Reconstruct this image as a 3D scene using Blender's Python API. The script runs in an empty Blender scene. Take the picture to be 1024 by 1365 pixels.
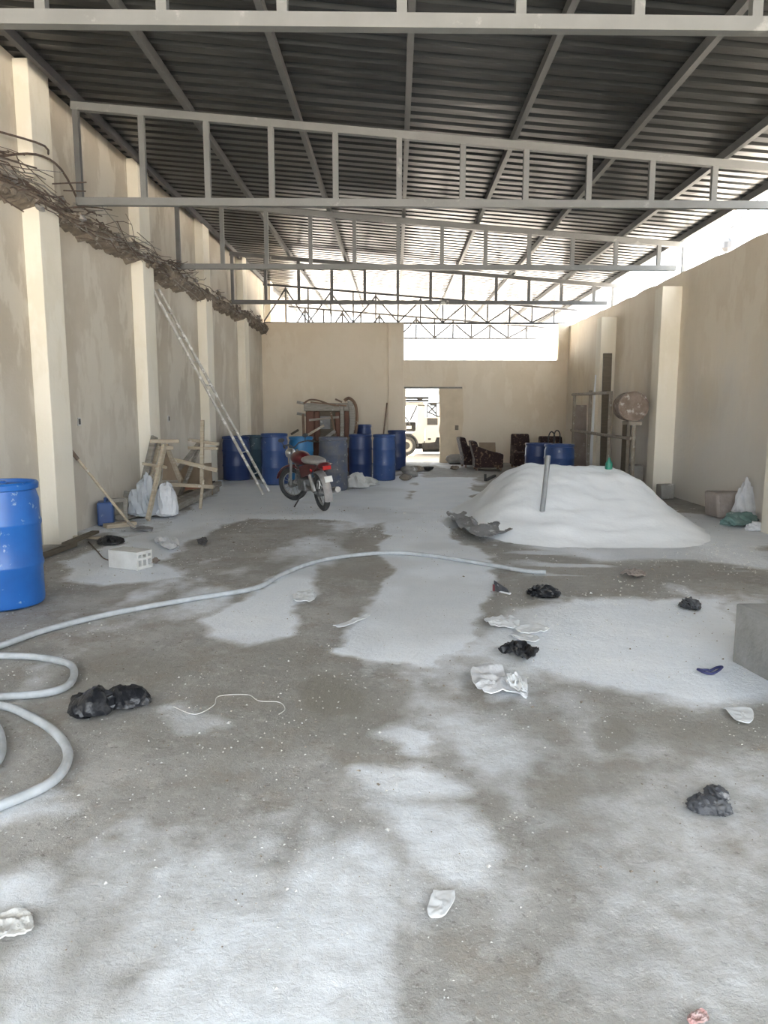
import bpy, bmesh, math, random
import numpy as np
from mathutils import Vector, Matrix, Euler

# ------------------------------------------------------------------ camera, sky, exposure
SC = bpy.context.scene
COL = SC.collection
F_PX, IMG_W, IMG_H, CAM_H = 975.0, 1024.0, 1365.0, 1.5
PITCH, YAW = math.atan(137 / F_PX), math.atan(16 / F_PX)
cam_data = bpy.data.cameras.new('camera')
cam_data.sensor_fit = 'VERTICAL'
cam_data.sensor_height = 36.0
cam_data.lens = 36.0 * F_PX / IMG_H
cam_data.clip_end = 500
cam = bpy.data.objects.new('camera', cam_data)
COL.objects.link(cam)
cam.location = (0, 0, CAM_H)
cam.rotation_euler = (math.pi / 2 - PITCH, 0, YAW)
SC.camera = cam

world = bpy.data.worlds.new('sky')
SC.world = world
world.use_nodes = True
_bg = world.node_tree.nodes['Background']
_bg.inputs['Color'].default_value = (0.86, 0.935, 1.0, 1)
_bg.inputs['Strength'].default_value = 0.8
sun_data = bpy.data.lights.new('sun', 'SUN')
sun_data.energy = 13.0
sun_data.angle = math.radians(1.0)
sun_data.color = (1.0, 0.965, 0.915)
sun = bpy.data.objects.new('sun', sun_data)
COL.objects.link(sun)
sun.rotation_euler = Vector((-0.30, 0.62, 0.85)).to_track_quat('Z', 'Y').to_euler()   # high, from beyond the back wall

SC.view_settings.view_transform = 'Standard'
SC.view_settings.look = 'None'
SC.view_settings.gamma = 1.0
SC.view_settings.use_curve_mapping = False
SC.view_settings.exposure = 3.3
SC.cycles.use_denoising = True
SC.cycles.max_bounces = 10
SC.cycles.diffuse_bounces = 6
SC.cycles.sample_clamp_indirect = 6.0

# ------------------------------------------------------------------ measuring helpers (photo frame -> metres)
_fw = Vector((-math.sin(YAW) * math.cos(PITCH), math.cos(YAW) * math.cos(PITCH), -math.sin(PITCH)))
_rt = Vector((math.cos(YAW), math.sin(YAW), 0))
_up = _rt.cross(_fw)
_C = Vector((0, 0, CAM_H))
def _ray(px, py): return _fw + _rt * ((px - 512) / F_PX) - _up * ((py - 682.5) / F_PX)
def G(px, py, z=0.0):
    d = _ray(px, py); return _C + d * ((z - CAM_H) / d.z)
def D(px, py, y):
    d = _ray(px, py); return _C + d * (y / d.y)

rnd = random.Random(7)
# value noise on numpy arrays
_tab = np.random.RandomState(3).rand(256, 256)
def vnoise(x, y, s=0):
    x = np.asarray(x, float) + s * 17.3; y = np.asarray(y, float) + s * 31.7
    xi = np.floor(x).astype(int); yi = np.floor(y).astype(int)
    fx = x - xi; fy = y - yi
    fx = fx * fx * (3 - 2 * fx); fy = fy * fy * (3 - 2 * fy)
    a = _tab[xi % 256, yi % 256]; b = _tab[(xi + 1) % 256, yi % 256]
    c = _tab[xi % 256, (yi + 1) % 256]; d = _tab[(xi + 1) % 256, (yi + 1) % 256]
    return (a * (1 - fx) + b * fx) * (1 - fy) + (c * (1 - fx) + d * fx) * fy
def fbm(x, y, s=0, o=4):
    t = 0; a = 0.5; n = 0
    for k in range(o):
        t = t + a * vnoise(x * 2 ** k, y * 2 ** k, s + k * 3); n += a; a *= 0.55
    return t / n

# ------------------------------------------------------------------ materials
def ramp(nt, fac, stops):
    r = nt.nodes.new('ShaderNodeValToRGB')
    e = r.color_ramp.elements
    while len(e) > 1: e.remove(e[-1])
    e[0].position, e[0].color = stops[0][0], (*stops[0][1], 1)
    for p, c in stops[1:]:
        n = e.new(p); n.color = (*c, 1)
    nt.links.new(fac, r.inputs[0])
    return r.outputs[0]
def coords(nt):
    tc = nt.nodes.new('ShaderNodeTexCoord'); oi = nt.nodes.new('ShaderNodeObjectInfo')
    m = nt.nodes.new('ShaderNodeVectorMath'); m.operation = 'MULTIPLY_ADD'
    nt.links.new(oi.outputs['Random'], m.inputs[0]); m.inputs[1].default_value = (37, 53, 71)
    nt.links.new(tc.outputs['Object'], m.inputs[2])
    return m.outputs[0]
def noise(nt, vec, scale, detail=5, rough=0.6, stretch=None):
    n = nt.nodes.new('ShaderNodeTexNoise')
    n.inputs['Scale'].default_value = scale; n.inputs['Detail'].default_value = detail
    n.inputs['Roughness'].default_value = rough
    if stretch:
        mp = nt.nodes.new('ShaderNodeMapping'); mp.inputs['Scale'].default_value = stretch
        nt.links.new(vec, mp.inputs[0]); vec = mp.outputs[0]
    nt.links.new(vec, n.inputs['Vector'])
    return n.outputs[0]
def mixc(nt, fac, a, b):
    m = nt.nodes.new('ShaderNodeMix'); m.data_type = 'RGBA'
    if isinstance(fac, float): m.inputs[0].default_value = fac
    else: nt.links.new(fac, m.inputs[0])
    for s, v in ((6, a), (7, b)):
        if isinstance(v, tuple): m.inputs[s].default_value = (*v, 1)
        else: nt.links.new(v, m.inputs[s])
    return m.outputs[2]
def bumpn(nt, h, strength, dist):
    b = nt.nodes.new('ShaderNodeBump'); b.inputs['Strength'].default_value = strength
    b.inputs['Distance'].default_value = dist
    nt.links.new(h, b.inputs['Height']); return b.outputs[0]
_M = {}
def mat(name, c1, c2=None, scale=6.0, rough=0.7, metal=0.0, splat=None, splat_scale=9.0, splat_lo=0.6, splat_hi=0.66,
        bump=0.0, bump_scale=40.0, stretch=None, spec=0.5, coat=0.0):
    if name in _M: return _M[name]
    m = bpy.data.materials.new(name); m.use_nodes = True; nt = m.node_tree
    p = nt.nodes['Principled BSDF']
    v = coords(nt)
    c2 = c2 or tuple(x * 0.8 for x in c1)
    col = ramp(nt, noise(nt, v, scale, stretch=stretch), [(0.35, c1), (0.68, c2)])
    if splat:
        f = ramp(nt, noise(nt, v, splat_scale, 6, 0.65), [(splat_lo, (0, 0, 0)), (splat_hi, (1, 1, 1))])
        col = mixc(nt, f, col, splat)
    nt.links.new(col, p.inputs['Base Color'])
    p.inputs['Roughness'].default_value = rough; p.inputs['Metallic'].default_value = metal
    p.inputs['Specular IOR Level'].default_value = spec; p.inputs['Coat Weight'].default_value = coat
    if bump:
        nt.links.new(bumpn(nt, noise(nt, v, bump_scale, 4), 0.6, bump), p.inputs['Normal'])
    _M[name] = m
    return m

def plaster(name, base, light, dark, grey, greyamt):
    m = bpy.data.materials.new(name); m.use_nodes = True; nt = m.node_tree
    p = nt.nodes['Principled BSDF']
    tc = nt.nodes.new('ShaderNodeTexCoord'); v = tc.outputs['Object']
    col = ramp(nt, noise(nt, v, 0.55, 5, 0.55), [(0.36, dark), (0.5, base), (0.66, light)])
    f2 = ramp(nt, noise(nt, v, 2.2, 6, 0.6, (1, 1, 0.45)), [(0.50, (0, 0, 0)), (0.56, (0.75, 0.75, 0.75))])
    col = mixc(nt, f2, col, light)
    # greyer in blotches towards the floor, ragged edge
    sx = nt.nodes.new('ShaderNodeSeparateXYZ'); nt.links.new(v, sx.inputs[0])
    ma = nt.nodes.new('ShaderNodeMath'); ma.operation = 'MULTIPLY_ADD'
    nt.links.new(noise(nt, v, 0.8, 6, 0.6), ma.inputs[0]); ma.inputs[1].default_value = 3.2
    nt.links.new(sx.outputs['Z'], ma.inputs[2])
    f3 = ramp(nt, ma.outputs[0], [(0.0, (1, 1, 1)), (1.0, (1, 1, 1))])
    mr = nt.nodes.new('ShaderNodeMapRange'); nt.links.new(ma.outputs[0], mr.inputs[0])
    mr.inputs[1].default_value = 2.4; mr.inputs[2].default_value = 4.0
    mr.inputs[3].default_value = greyamt; mr.inputs[4].default_value = 0.0
    col = mixc(nt, mr.outputs[0], col, grey)
    nt.links.new(col, p.inputs['Base Color'])
    p.inputs['Roughness'].default_value = 0.85; p.inputs['Specular IOR Level'].default_value = 0.25
    nt.links.new(bumpn(nt, noise(nt, v, 9, 6, 0.65), 0.5, 0.012), p.inputs['Normal'])
    return m

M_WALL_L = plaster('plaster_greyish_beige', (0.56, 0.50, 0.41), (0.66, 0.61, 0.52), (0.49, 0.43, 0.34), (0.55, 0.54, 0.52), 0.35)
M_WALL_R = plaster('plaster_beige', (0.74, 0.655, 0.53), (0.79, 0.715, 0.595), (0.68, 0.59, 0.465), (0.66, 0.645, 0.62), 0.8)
M_WALL_B = plaster('plaster_warm_beige', (0.745, 0.65, 0.515), (0.78, 0.69, 0.56), (0.71, 0.61, 0.47), (0.70, 0.64, 0.55), 0.3)
M_PILLAR = plaster('plaster_cream', (0.82, 0.765, 0.645), (0.85, 0.80, 0.69), (0.78, 0.72, 0.59), (0.75, 0.72, 0.65), 0.4)
M_PATCH = mat('plaster_patch', (0.71, 0.60, 0.45), (0.63, 0.525, 0.385), 3, 0.9, bump=0.01, bump_scale=14)
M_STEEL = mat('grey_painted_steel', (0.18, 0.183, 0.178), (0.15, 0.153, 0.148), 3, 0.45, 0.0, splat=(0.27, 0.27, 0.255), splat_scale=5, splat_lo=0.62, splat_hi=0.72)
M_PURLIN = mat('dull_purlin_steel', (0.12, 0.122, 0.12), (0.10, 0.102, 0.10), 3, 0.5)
M_STEEL_D = mat('weathered_backlit_steel', (0.13, 0.13, 0.125), (0.09, 0.09, 0.09), 3, 0.5, 0.0, splat=(0.5, 0.5, 0.46), splat_scale=2.2, splat_lo=0.66, splat_hi=0.7)  # the fourth truss's backlit darkness is put into this colour
M_STEEL_L = mat('lattice_steel', (0.07, 0.072, 0.075), (0.05, 0.05, 0.055), 3, 0.5)  # darker than the near steel: backlighting of the lattice trusses put into colour
M_CONC = mat('rough_concrete', (0.36, 0.345, 0.32), (0.26, 0.25, 0.235), 5, 0.95, splat=(0.6, 0.6, 0.59), splat_scale=4, bump=0.02, bump_scale=18)
M_RUBBLE = mat('brown_rubble', (0.27, 0.225, 0.175), (0.15, 0.125, 0.10), 7, 0.95, splat=(0.45, 0.42, 0.37), splat_scale=11, bump=0.02, bump_scale=30)
M_REBAR = mat('rusty_rebar', (0.16, 0.11, 0.08), (0.09, 0.07, 0.06), 20, 0.85)
M_WHITEPOW = mat('white_powder', (0.88, 0.905, 0.935), (0.84, 0.87, 0.905), 2, 0.95, bump=0.006, bump_scale=22, spec=0.1)
M_BLUE_BRIGHT = mat('bright_blue_plastic', (0.015, 0.12, 0.42), (0.015, 0.095, 0.34), 4, 0.35, splat=(0.33, 0.42, 0.52), splat_scale=12, splat_lo=0.63, splat_hi=0.71, spec=0.5)
M_BLUE = mat('blue_plastic', (0.022, 0.042, 0.135), (0.025, 0.05, 0.15), 4, 0.4, splat=(0.22, 0.26, 0.32), splat_scale=9, splat_lo=0.68, splat_hi=0.76)
M_BLUE_MID = mat('mid_blue_plastic', (0.03, 0.075, 0.22), (0.03, 0.06, 0.18), 4, 0.4, splat=(0.25, 0.3, 0.36), splat_scale=9, splat_lo=0.64, splat_hi=0.72)
M_BLUE_LT = mat('light_blue_plastic', (0.03, 0.19, 0.40), (0.03, 0.15, 0.34), 4, 0.4)
M_BLUE_GREY = mat('cement_stained_blue', (0.065, 0.085, 0.14), (0.12, 0.12, 0.125), 6, 0.7, splat=(0.42, 0.42, 0.41), splat_scale=8, splat_lo=0.62, splat_hi=0.7)
M_TEAL_DK = mat('dark_teal_plastic', (0.03, 0.075, 0.10), (0.03, 0.06, 0.09), 4, 0.5, splat=(0.25, 0.3, 0.33), splat_scale=8)
M_WOOD = mat('dusty_pale_wood', (0.47, 0.41, 0.32), (0.36, 0.30, 0.22), 5, 0.85, stretch=(1, 1, 8), splat=(0.55, 0.53, 0.48), splat_scale=7)
M_WOOD_G = mat('grey_dusty_wood', (0.33, 0.31, 0.275), (0.22, 0.20, 0.17), 5, 0.9, stretch=(1, 1, 6), splat=(0.5, 0.49, 0.47), splat_scale=6)
M_WOOD_D = mat('dark_wet_wood', (0.13, 0.105, 0.075), (0.09, 0.075, 0.055), 6, 0.8, stretch=(1, 1, 6))
M_WOOD_BR = mat('brown_wood', (0.20, 0.12, 0.07), (0.12, 0.07, 0.045), 6, 0.6, splat=(0.35, 0.31, 0.26), splat_scale=8)
M_ALU = mat('spattered_ladder_metal', (0.50, 0.49, 0.46), (0.38, 0.35, 0.30), 8, 0.6, splat=(0.74, 0.73, 0.70), splat_scale=9, splat_lo=0.52, splat_hi=0.58)
M_BLACKBAG = mat('black_plastic_film', (0.010, 0.011, 0.014), (0.02, 0.021, 0.025), 8, 0.35, bump=0.012, bump_scale=30)
M_BLACKDUST = mat('dusty_black_film', (0.035, 0.037, 0.045), (0.075, 0.078, 0.085), 10, 0.55, splat=(0.25, 0.25, 0.26), splat_scale=16, bump=0.01, bump_scale=35)
M_WHITEBAG = mat('white_woven_sack', (0.66, 0.67, 0.70), (0.54, 0.56, 0.59), 6, 0.7, bump=0.01, bump_scale=22)
M_GREYSACK = mat('grey_blue_sack', (0.50, 0.53, 0.57), (0.40, 0.43, 0.46), 6, 0.75, bump=0.01, bump_scale=22)
M_GREENSACK = mat('green_sack', (0.11, 0.19, 0.175), (0.20, 0.28, 0.26), 7, 0.7, splat=(0.5, 0.54, 0.53), splat_scale=7)
M_TARP = mat('grey_tarp', (0.24, 0.24, 0.245), (0.17, 0.17, 0.175), 7, 0.75, splat=(0.55, 0.56, 0.57), splat_scale=8, splat_lo=0.58, splat_hi=0.68)
M_HOSE = mat('dusty_white_hose', (0.46, 0.49, 0.52), (0.35, 0.37, 0.385), 12, 0.6)
M_RUBBER = mat('black_rubber', (0.03, 0.03, 0.032), (0.06, 0.06, 0.06), 12, 0.8)
M_CHROME = mat('dull_chrome', (0.55, 0.55, 0.54), (0.42, 0.42, 0.42), 10, 0.3, 0.8)
M_ENGINE = mat('engine_alloy', (0.25, 0.25, 0.25), (0.12, 0.12, 0.12), 14, 0.5, 0.5)
M_RED = mat('red_paint', (0.11, 0.012, 0.018), (0.08, 0.01, 0.014), 5, 0.3, splat=(0.35, 0.2, 0.2), splat_scale=10, splat_lo=0.68, splat_hi=0.78, coat=0.3)
M_REDLENS = mat('red_lens', (0.5, 0.02, 0.02), (0.4, 0.02, 0.02), 5, 0.2)
M_SEATGREY = mat('dusty_seat_vinyl', (0.36, 0.34, 0.33), (0.25, 0.235, 0.23), 9, 0.65)
M_PLATE = mat('white_plate', (0.72, 0.72, 0.7), (0.62, 0.62, 0.6), 8, 0.5)
M_WHITEPAINT = mat('white_vehicle_paint', (0.60, 0.575, 0.52), (0.54, 0.52, 0.47), 2, 0.4)
M_DARKTRIM = mat('dark_vehicle_trim', (0.015, 0.014, 0.013), (0.03, 0.027, 0.024), 6, 0.7)
M_GREYTRIM = mat('grey_vehicle_trim', (0.07, 0.068, 0.065), (0.05, 0.05, 0.048), 6, 0.6)
M_CARD = mat('brown_cardboard', (0.30, 0.235, 0.17), (0.25, 0.19, 0.135), 5, 0.9)
M_RUST = mat('rusty_drum_steel', (0.25, 0.20, 0.165), (0.17, 0.125, 0.095), 7, 0.8, splat=(0.46, 0.43, 0.39), splat_scale=9, splat_lo=0.56, splat_hi=0.66)
M_GALV = mat('dusty_pipe_steel', (0.32, 0.285, 0.24), (0.23, 0.195, 0.155), 8, 0.7, splat=(0.5, 0.47, 0.42), splat_scale=12)
M_PIPE = mat('grey_iron_pipe', (0.32, 0.33, 0.34), (0.25, 0.26, 0.27), 8, 0.5, 0.3)
M_GREEN = mat('green_plastic', (0.03, 0.24, 0.17), (0.03, 0.18, 0.13), 8, 0.35)
M_VELVET = mat('brown_upholstery', (0.17, 0.085, 0.06), (0.12, 0.06, 0.045), 4, 0.85)
M_PAPER = mat('white_paper', (0.66, 0.68, 0.70), (0.56, 0.58, 0.60), 6, 0.8)
M_BLUECLOTH = mat('blue_strap', (0.03, 0.035, 0.13), (0.04, 0.045, 0.12), 9, 0.7)
M_GROUND = mat('pale_yard_earth', (0.62, 0.55, 0.47), (0.52, 0.46, 0.39), 0.6, 0.95)
M_STONE = mat('pinkish_stone', (0.36, 0.31, 0.28), (0.26, 0.225, 0.205), 4, 0.95, splat=(0.5, 0.47, 0.44), splat_scale=5, bump=0.02, bump_scale=12)
M_BLOCK = mat('pale_cement_block', (0.60, 0.60, 0.585), (0.50, 0.50, 0.485), 6, 0.95, bump=0.006, bump_scale=60)
M_HOLE = mat('hole_shade', (0.10, 0.095, 0.09), (0.08, 0.075, 0.07), 5, 0.95)  # dark colour painting the shade inside holes

def floral():
    m = bpy.data.materials.new('dark_floral_upholstery'); m.use_nodes = True; nt = m.node_tree
    p = nt.nodes['Principled BSDF']; v = coords(nt)
    vo = nt.nodes.new('ShaderNodeTexVoronoi'); vo.inputs['Scale'].default_value = 9
    nt.links.new(v, vo.inputs['Vector'])
    f = ramp(nt, noise(nt, v, 16, 3, 0.6), [(0.57, (0, 0, 0)), (0.64, (1, 1, 1))])
    col = mixc(nt, f, (0.030, 0.014, 0.013), (0.17, 0.11, 0.075))
    f2 = ramp(nt, vo.outputs['Distance'], [(0.08, (1, 1, 1)), (0.16, (0, 0, 0))])
    col = mixc(nt, f2, col, (0.22, 0.14, 0.10))
    nt.links.new(col, p.inputs['Base Color']); p.inputs['Roughness'].default_value = 0.85
    return m
M_FLORAL = floral()

def roof_mat():
    m = bpy.data.materials.new('dark_corrugated_sheet'); m.use_nodes = True; nt = m.node_tree
    p = nt.nodes['Principled BSDF']; v = coords(nt)
    col = ramp(nt, noise(nt, v, 0.9, 4), [(0.35, (0.024, 0.026, 0.026)), (0.65, (0.042, 0.044, 0.043))])
    nt.links.new(col, p.inputs['Base Color'])
    p.inputs['Metallic'].default_value = 0.35; p.inputs['Roughness'].default_value = 0.3
    nt.links.new(bumpn(nt, noise(nt, v, 1.6, 3, 0.5, (1, 3, 1)), 0.4, 0.02), p.inputs['Normal'])
    return m
M_ROOF = roof_mat()

def floor_mat():
    m = bpy.data.materials.new('dusty_concrete_floor'); m.use_nodes = True; nt = m.node_tree
    p = nt.nodes['Principled BSDF']
    tc = nt.nodes.new('ShaderNodeTexCoord'); v = tc.outputs['Object']
    ad = nt.nodes.new('ShaderNodeAttribute'); ad.attribute_name = 'dust'
    aw = nt.nodes.new('ShaderNodeAttribute'); aw.attribute_name = 'wet'
    base = ramp(nt, noise(nt, v, 1.3, 6, 0.62), [(0.32, (0.27, 0.263, 0.248)), (0.5, (0.335, 0.33, 0.315)), (0.68, (0.42, 0.415, 0.40))])
    f = ramp(nt, noise(nt, v, 11, 6, 0.7), [(0.52, (0, 0, 0)), (0.72, (1, 1, 1))])
    base = mixc(nt, f, base, (0.46, 0.455, 0.44))
    fb = ramp(nt, noise(nt, v, 3.1, 6, 0.7), [(0.5, (0, 0, 0)), (0.64, (0.8, 0.8, 0.8))])
    base = mixc(nt, fb, base, (0.285, 0.262, 0.23))
    fs_ = ramp(nt, noise(nt, v, 60, 3, 0.7), [(0.62, (0, 0, 0)), (0.70, (0.8, 0.8, 0.8))])
    base = mixc(nt, fs_, base, (0.55, 0.55, 0.54))
    fd = ramp(nt, noise(nt, v, 26, 4, 0.7), [(0.30, (1, 1, 1)), (0.40, (0, 0, 0))])
    base = mixc(nt, fd, base, (0.20, 0.19, 0.175))
    dustc = ramp(nt, noise(nt, v, 2.2, 5, 0.6), [(0.3, (0.72, 0.765, 0.825)), (0.7, (0.80, 0.835, 0.88))])
    # dust mask broken up by fine noise
    ma = nt.nodes.new('ShaderNodeMath'); ma.operation = 'MULTIPLY_ADD'
    nt.links.new(noise(nt, v, 7, 6, 0.65), ma.inputs[0]); ma.inputs[1].default_value = 0.75
    nt.links.new(ad.outputs['Fac'], ma.inputs[2])
    mr = nt.nodes.new('ShaderNodeMapRange'); nt.links.new(ma.outputs[0], mr.inputs[0])
    mr.inputs[1].default_value = 0.55; mr.inputs[2].default_value = 1.12
    col = mixc(nt, mr.outputs[0], base, dustc)
    wetc = mixc(nt, aw.outputs['Fac'], col, (0.215, 0.205, 0.18))
    nt.links.new(wetc, p.inputs['Base Color'])
    mr2 = nt.nodes.new('ShaderNodeMapRange'); nt.links.new(aw.outputs['Fac'], mr2.inputs[0])
    mr2.inputs[3].default_value = 0.72; mr2.inputs[4].default_value = 0.38
    nt.links.new(mr2.outputs[0], p.inputs['Roughness']); p.inputs['Specular IOR Level'].default_value = 0.35
    nt.links.new(bumpn(nt, noise(nt, v, 24, 6, 0.75), 0.7, 0.014), p.inputs['Normal'])
    return m
M_FLOOR = floor_mat()

# ------------------------------------------------------------------ object helpers
def tag(o, label=None, cat=None, group=None, kind=None):
    if label: o['label'] = label
    if cat: o['category'] = cat
    if group: o['group'] = group
    if kind: o['kind'] = kind
    return o
def empty(name, loc, label, cat, group=None, rz=0.0):
    o = bpy.data.objects.new(name, None); COL.objects.link(o)
    o.empty_display_size = 0.1
    o.location = loc; o.rotation_euler = (0, 0, rz)
    return tag(o, label, cat, group)
def origin(o):
    v = Vector((0, 0, 0))
    while o: v += o.location; o = o.parent
    return v
class MB:
    def __init__(s): s.v = []; s.f = []
    def add(s, vs, fs):
        n = len(s.v); s.v += [Vector(q) for q in vs]; s.f += [tuple(i + n for i in f) for f in fs]; return s
    def hexa(s, p):   # 8 points, bottom ring then top ring
        return s.add(p, [(3, 2, 1, 0), (4, 5, 6, 7), (0, 1, 5, 4), (1, 2, 6, 5), (2, 3, 7, 6), (3, 0, 4, 7)])
    def box(s, c, d, rot=None):
        x, y, z = d[0] / 2, d[1] / 2, d[2] / 2
        p = [Vector(q) for q in ((-x, -y, -z), (x, -y, -z), (x, y, -z), (-x, y, -z), (-x, -y, z), (x, -y, z), (x, y, z), (-x, y, z))]
        if rot is not None:
            e = Euler(rot).to_matrix(); p = [e @ q for q in p]
        return s.hexa([q + Vector(c) for q in p])
    def b2(s, a, b):
        return s.box([(a[i] + b[i]) / 2 for i in range(3)], [abs(a[i] - b[i]) for i in range(3)])
    def bar(s, p, q, w, h, upv=(0, 0, 1)):
        p, q = Vector(p), Vector(q); d = (q - p).normalized(); u = Vector(upv)
        if abs(d.dot(u)) > 0.95: u = Vector((0, 1, 0))
        r = d.cross(u).normalized() * (w / 2); t = r.cross(d).normalized() * (h / 2)
        return s.hexa([p - r - t, p + r - t, q + r - t, q - r - t, p - r + t, p + r + t, q + r + t, q - r + t])
    def prism(s, poly, off):
        n = len(poly); off = Vector(off); a = [Vector(q) for q in poly]; b = [q + off for q in a]
        return s.add(a + b, [tuple(range(n))[::-1], tuple(range(n, 2 * n))] + [(i, (i + 1) % n, n + (i + 1) % n, n + i) for i in range(n)])
    def tube(s, pts, r, seg=8, closed=False):
        pts = [Vector(q) for q in pts]; n = len(pts); rings = []
        rr = r if isinstance(r, (list, tuple)) else [r] * n
        u = Vector((0, 0, 1))
        for i, q in enumerate(pts):
            if closed: d = pts[(i + 1) % n] - pts[i - 1]
            else: d = pts[min(i + 1, n - 1)] - pts[max(i - 1, 0)]
            d.normalize()
            if abs(d.dot(u)) > 0.98: u = Vector((0.9, 0.3, 0.1))
            a = d.cross(u).normalized(); b = a.cross(d).normalized(); u = b
            rings.append([q + (a * math.cos(2 * math.pi * k / seg) + b * math.sin(2 * math.pi * k / seg)) * rr[i] for k in range(seg)])
        vs = [x for ri in rings for x in ri]; fs = []
        for i in range(n if closed else n - 1):
            j = (i + 1) % n
            for k in range(seg):
                l = (k + 1) % seg
                fs.append((i * seg + k, i * seg + l, j * seg + l, j * seg + k))
        if not closed:
            fs.append(tuple(range(seg))[::-1]); fs.append(tuple((n - 1) * seg + k for k in range(seg)))
        return s.add(vs, fs)
    def lathe(s, prof, c=(0, 0, 0), seg=28, axis=None, cap=True):
        c = Vector(c); R = Matrix.Identity(3)
        if axis is not None: R = Vector((0, 0, 1)).rotation_difference(Vector(axis)).to_matrix()
        vs = []; fs = []
        for r, z in prof:
            for k in range(seg):
                a = 2 * math.pi * k / seg
                vs.append(c + R @ Vector((r * math.cos(a), r * math.sin(a), z)))
        for i in range(len(prof) - 1):
            for k in range(seg):
                l = (k + 1) % seg
                fs.append((i * seg + k, i * seg + l, (i + 1) * seg + l, (i + 1) * seg + k))
        if cap:
            fs.append(tuple(range(seg))[::-1]); m = len(prof) - 1
            fs.append(tuple(m * seg + k for k in range(seg)))
        return s.add(vs, fs)
    def ico(s, c, d, sub=1, jit=0.0, seed=0, rot=None, fn=None):
        bm = bmesh.new(); bmesh.ops.create_icosphere(bm, subdivisions=sub, radius=1.0)
        r = random.Random(seed); e = Euler(rot).to_matrix() if rot is not None else Matrix.Identity(3)
        vs = []
        for q in bm.verts:
            k = 1 + r.uniform(-jit, jit)
            if fn: k *= fn(q.co)
            vs.append(e @ Vector((q.co.x * d[0] * k, q.co.y * d[1] * k, q.co.z * d[2] * k)) + Vector(c))
        fs = [tuple(q.index for q in f.verts) for f in bm.faces]
        bm.free(); return s.add(vs, fs)
    def build(s, name, m, parent=None, smooth=False, bevel=0.0, local=False, loc=None):
        off = Vector((0, 0, 0))
        if parent is not None and not local: off = origin(parent)
        o_loc = Vector(loc) if loc is not None else Vector((0, 0, 0))
        off = off + o_loc if not local else o_loc * 0
        me = bpy.data.meshes.new(name)
        me.from_pydata([tuple(q - off) for q in s.v], [], s.f)
        bm = bmesh.new(); bm.from_mesh(me); bmesh.ops.recalc_face_normals(bm, faces=bm.faces)
        if bevel:
            bmesh.ops.bevel(bm, geom=[e for e in bm.edges], offset=bevel, segments=2, profile=0.5, affect='EDGES', clamp_overlap=True)
        bm.to_mesh(me); bm.free()
        me.materials.append(m)
        o = bpy.data.objects.new(name, me); COL.objects.link(o)
        o.location = o_loc
        if parent is not None: o.parent = parent
        if smooth:
            me.shade_smooth() if hasattr(me, 'shade_smooth') else None
            try: me.set_sharp_from_angle(angle=math.radians(38))
            except Exception: pass
        return o
def struct(o): o['kind'] = 'structure'; return o
def lin(a, b, n): return [Vector(a).lerp(Vector(b), i / (n - 1)) for i in range(n)]
def spline(pts, n=8):
    P = [Vector(q) for q in pts]; out = []
    for i in range(len(P) - 1):
        p0, p1, p2, p3 = P[max(i - 1, 0)], P[i], P[i + 1], P[min(i + 2, len(P) - 1)]
        for k in range(n):
            t = k / n
            out.append(0.5 * ((2 * p1) + (p2 - p0) * t + (2 * p0 - 5 * p1 + 4 * p2 - p3) * t * t + (3 * p1 - p0 - 3 * p2 + p3) * t ** 3))
    out.append(P[-1]); return out

# ================================================================== STRUCTURE
SK = 0.035                                   # the cross members stand slightly askew to the side walls
def XL(y): return -3.97 + 0.0197 * (y - 8)   # face of the left wall
def XR(y): return 4.85 - 0.004 * (y - 9)    # face of the right wall
def ROOFZ(x): return 4.81 - 0.077 * x
Y0, YB, YEND, YROOF = -3.4, 20.75, 27.2, -3.2  # unseen front stretch of roof has its length set to dim the near floor

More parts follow.
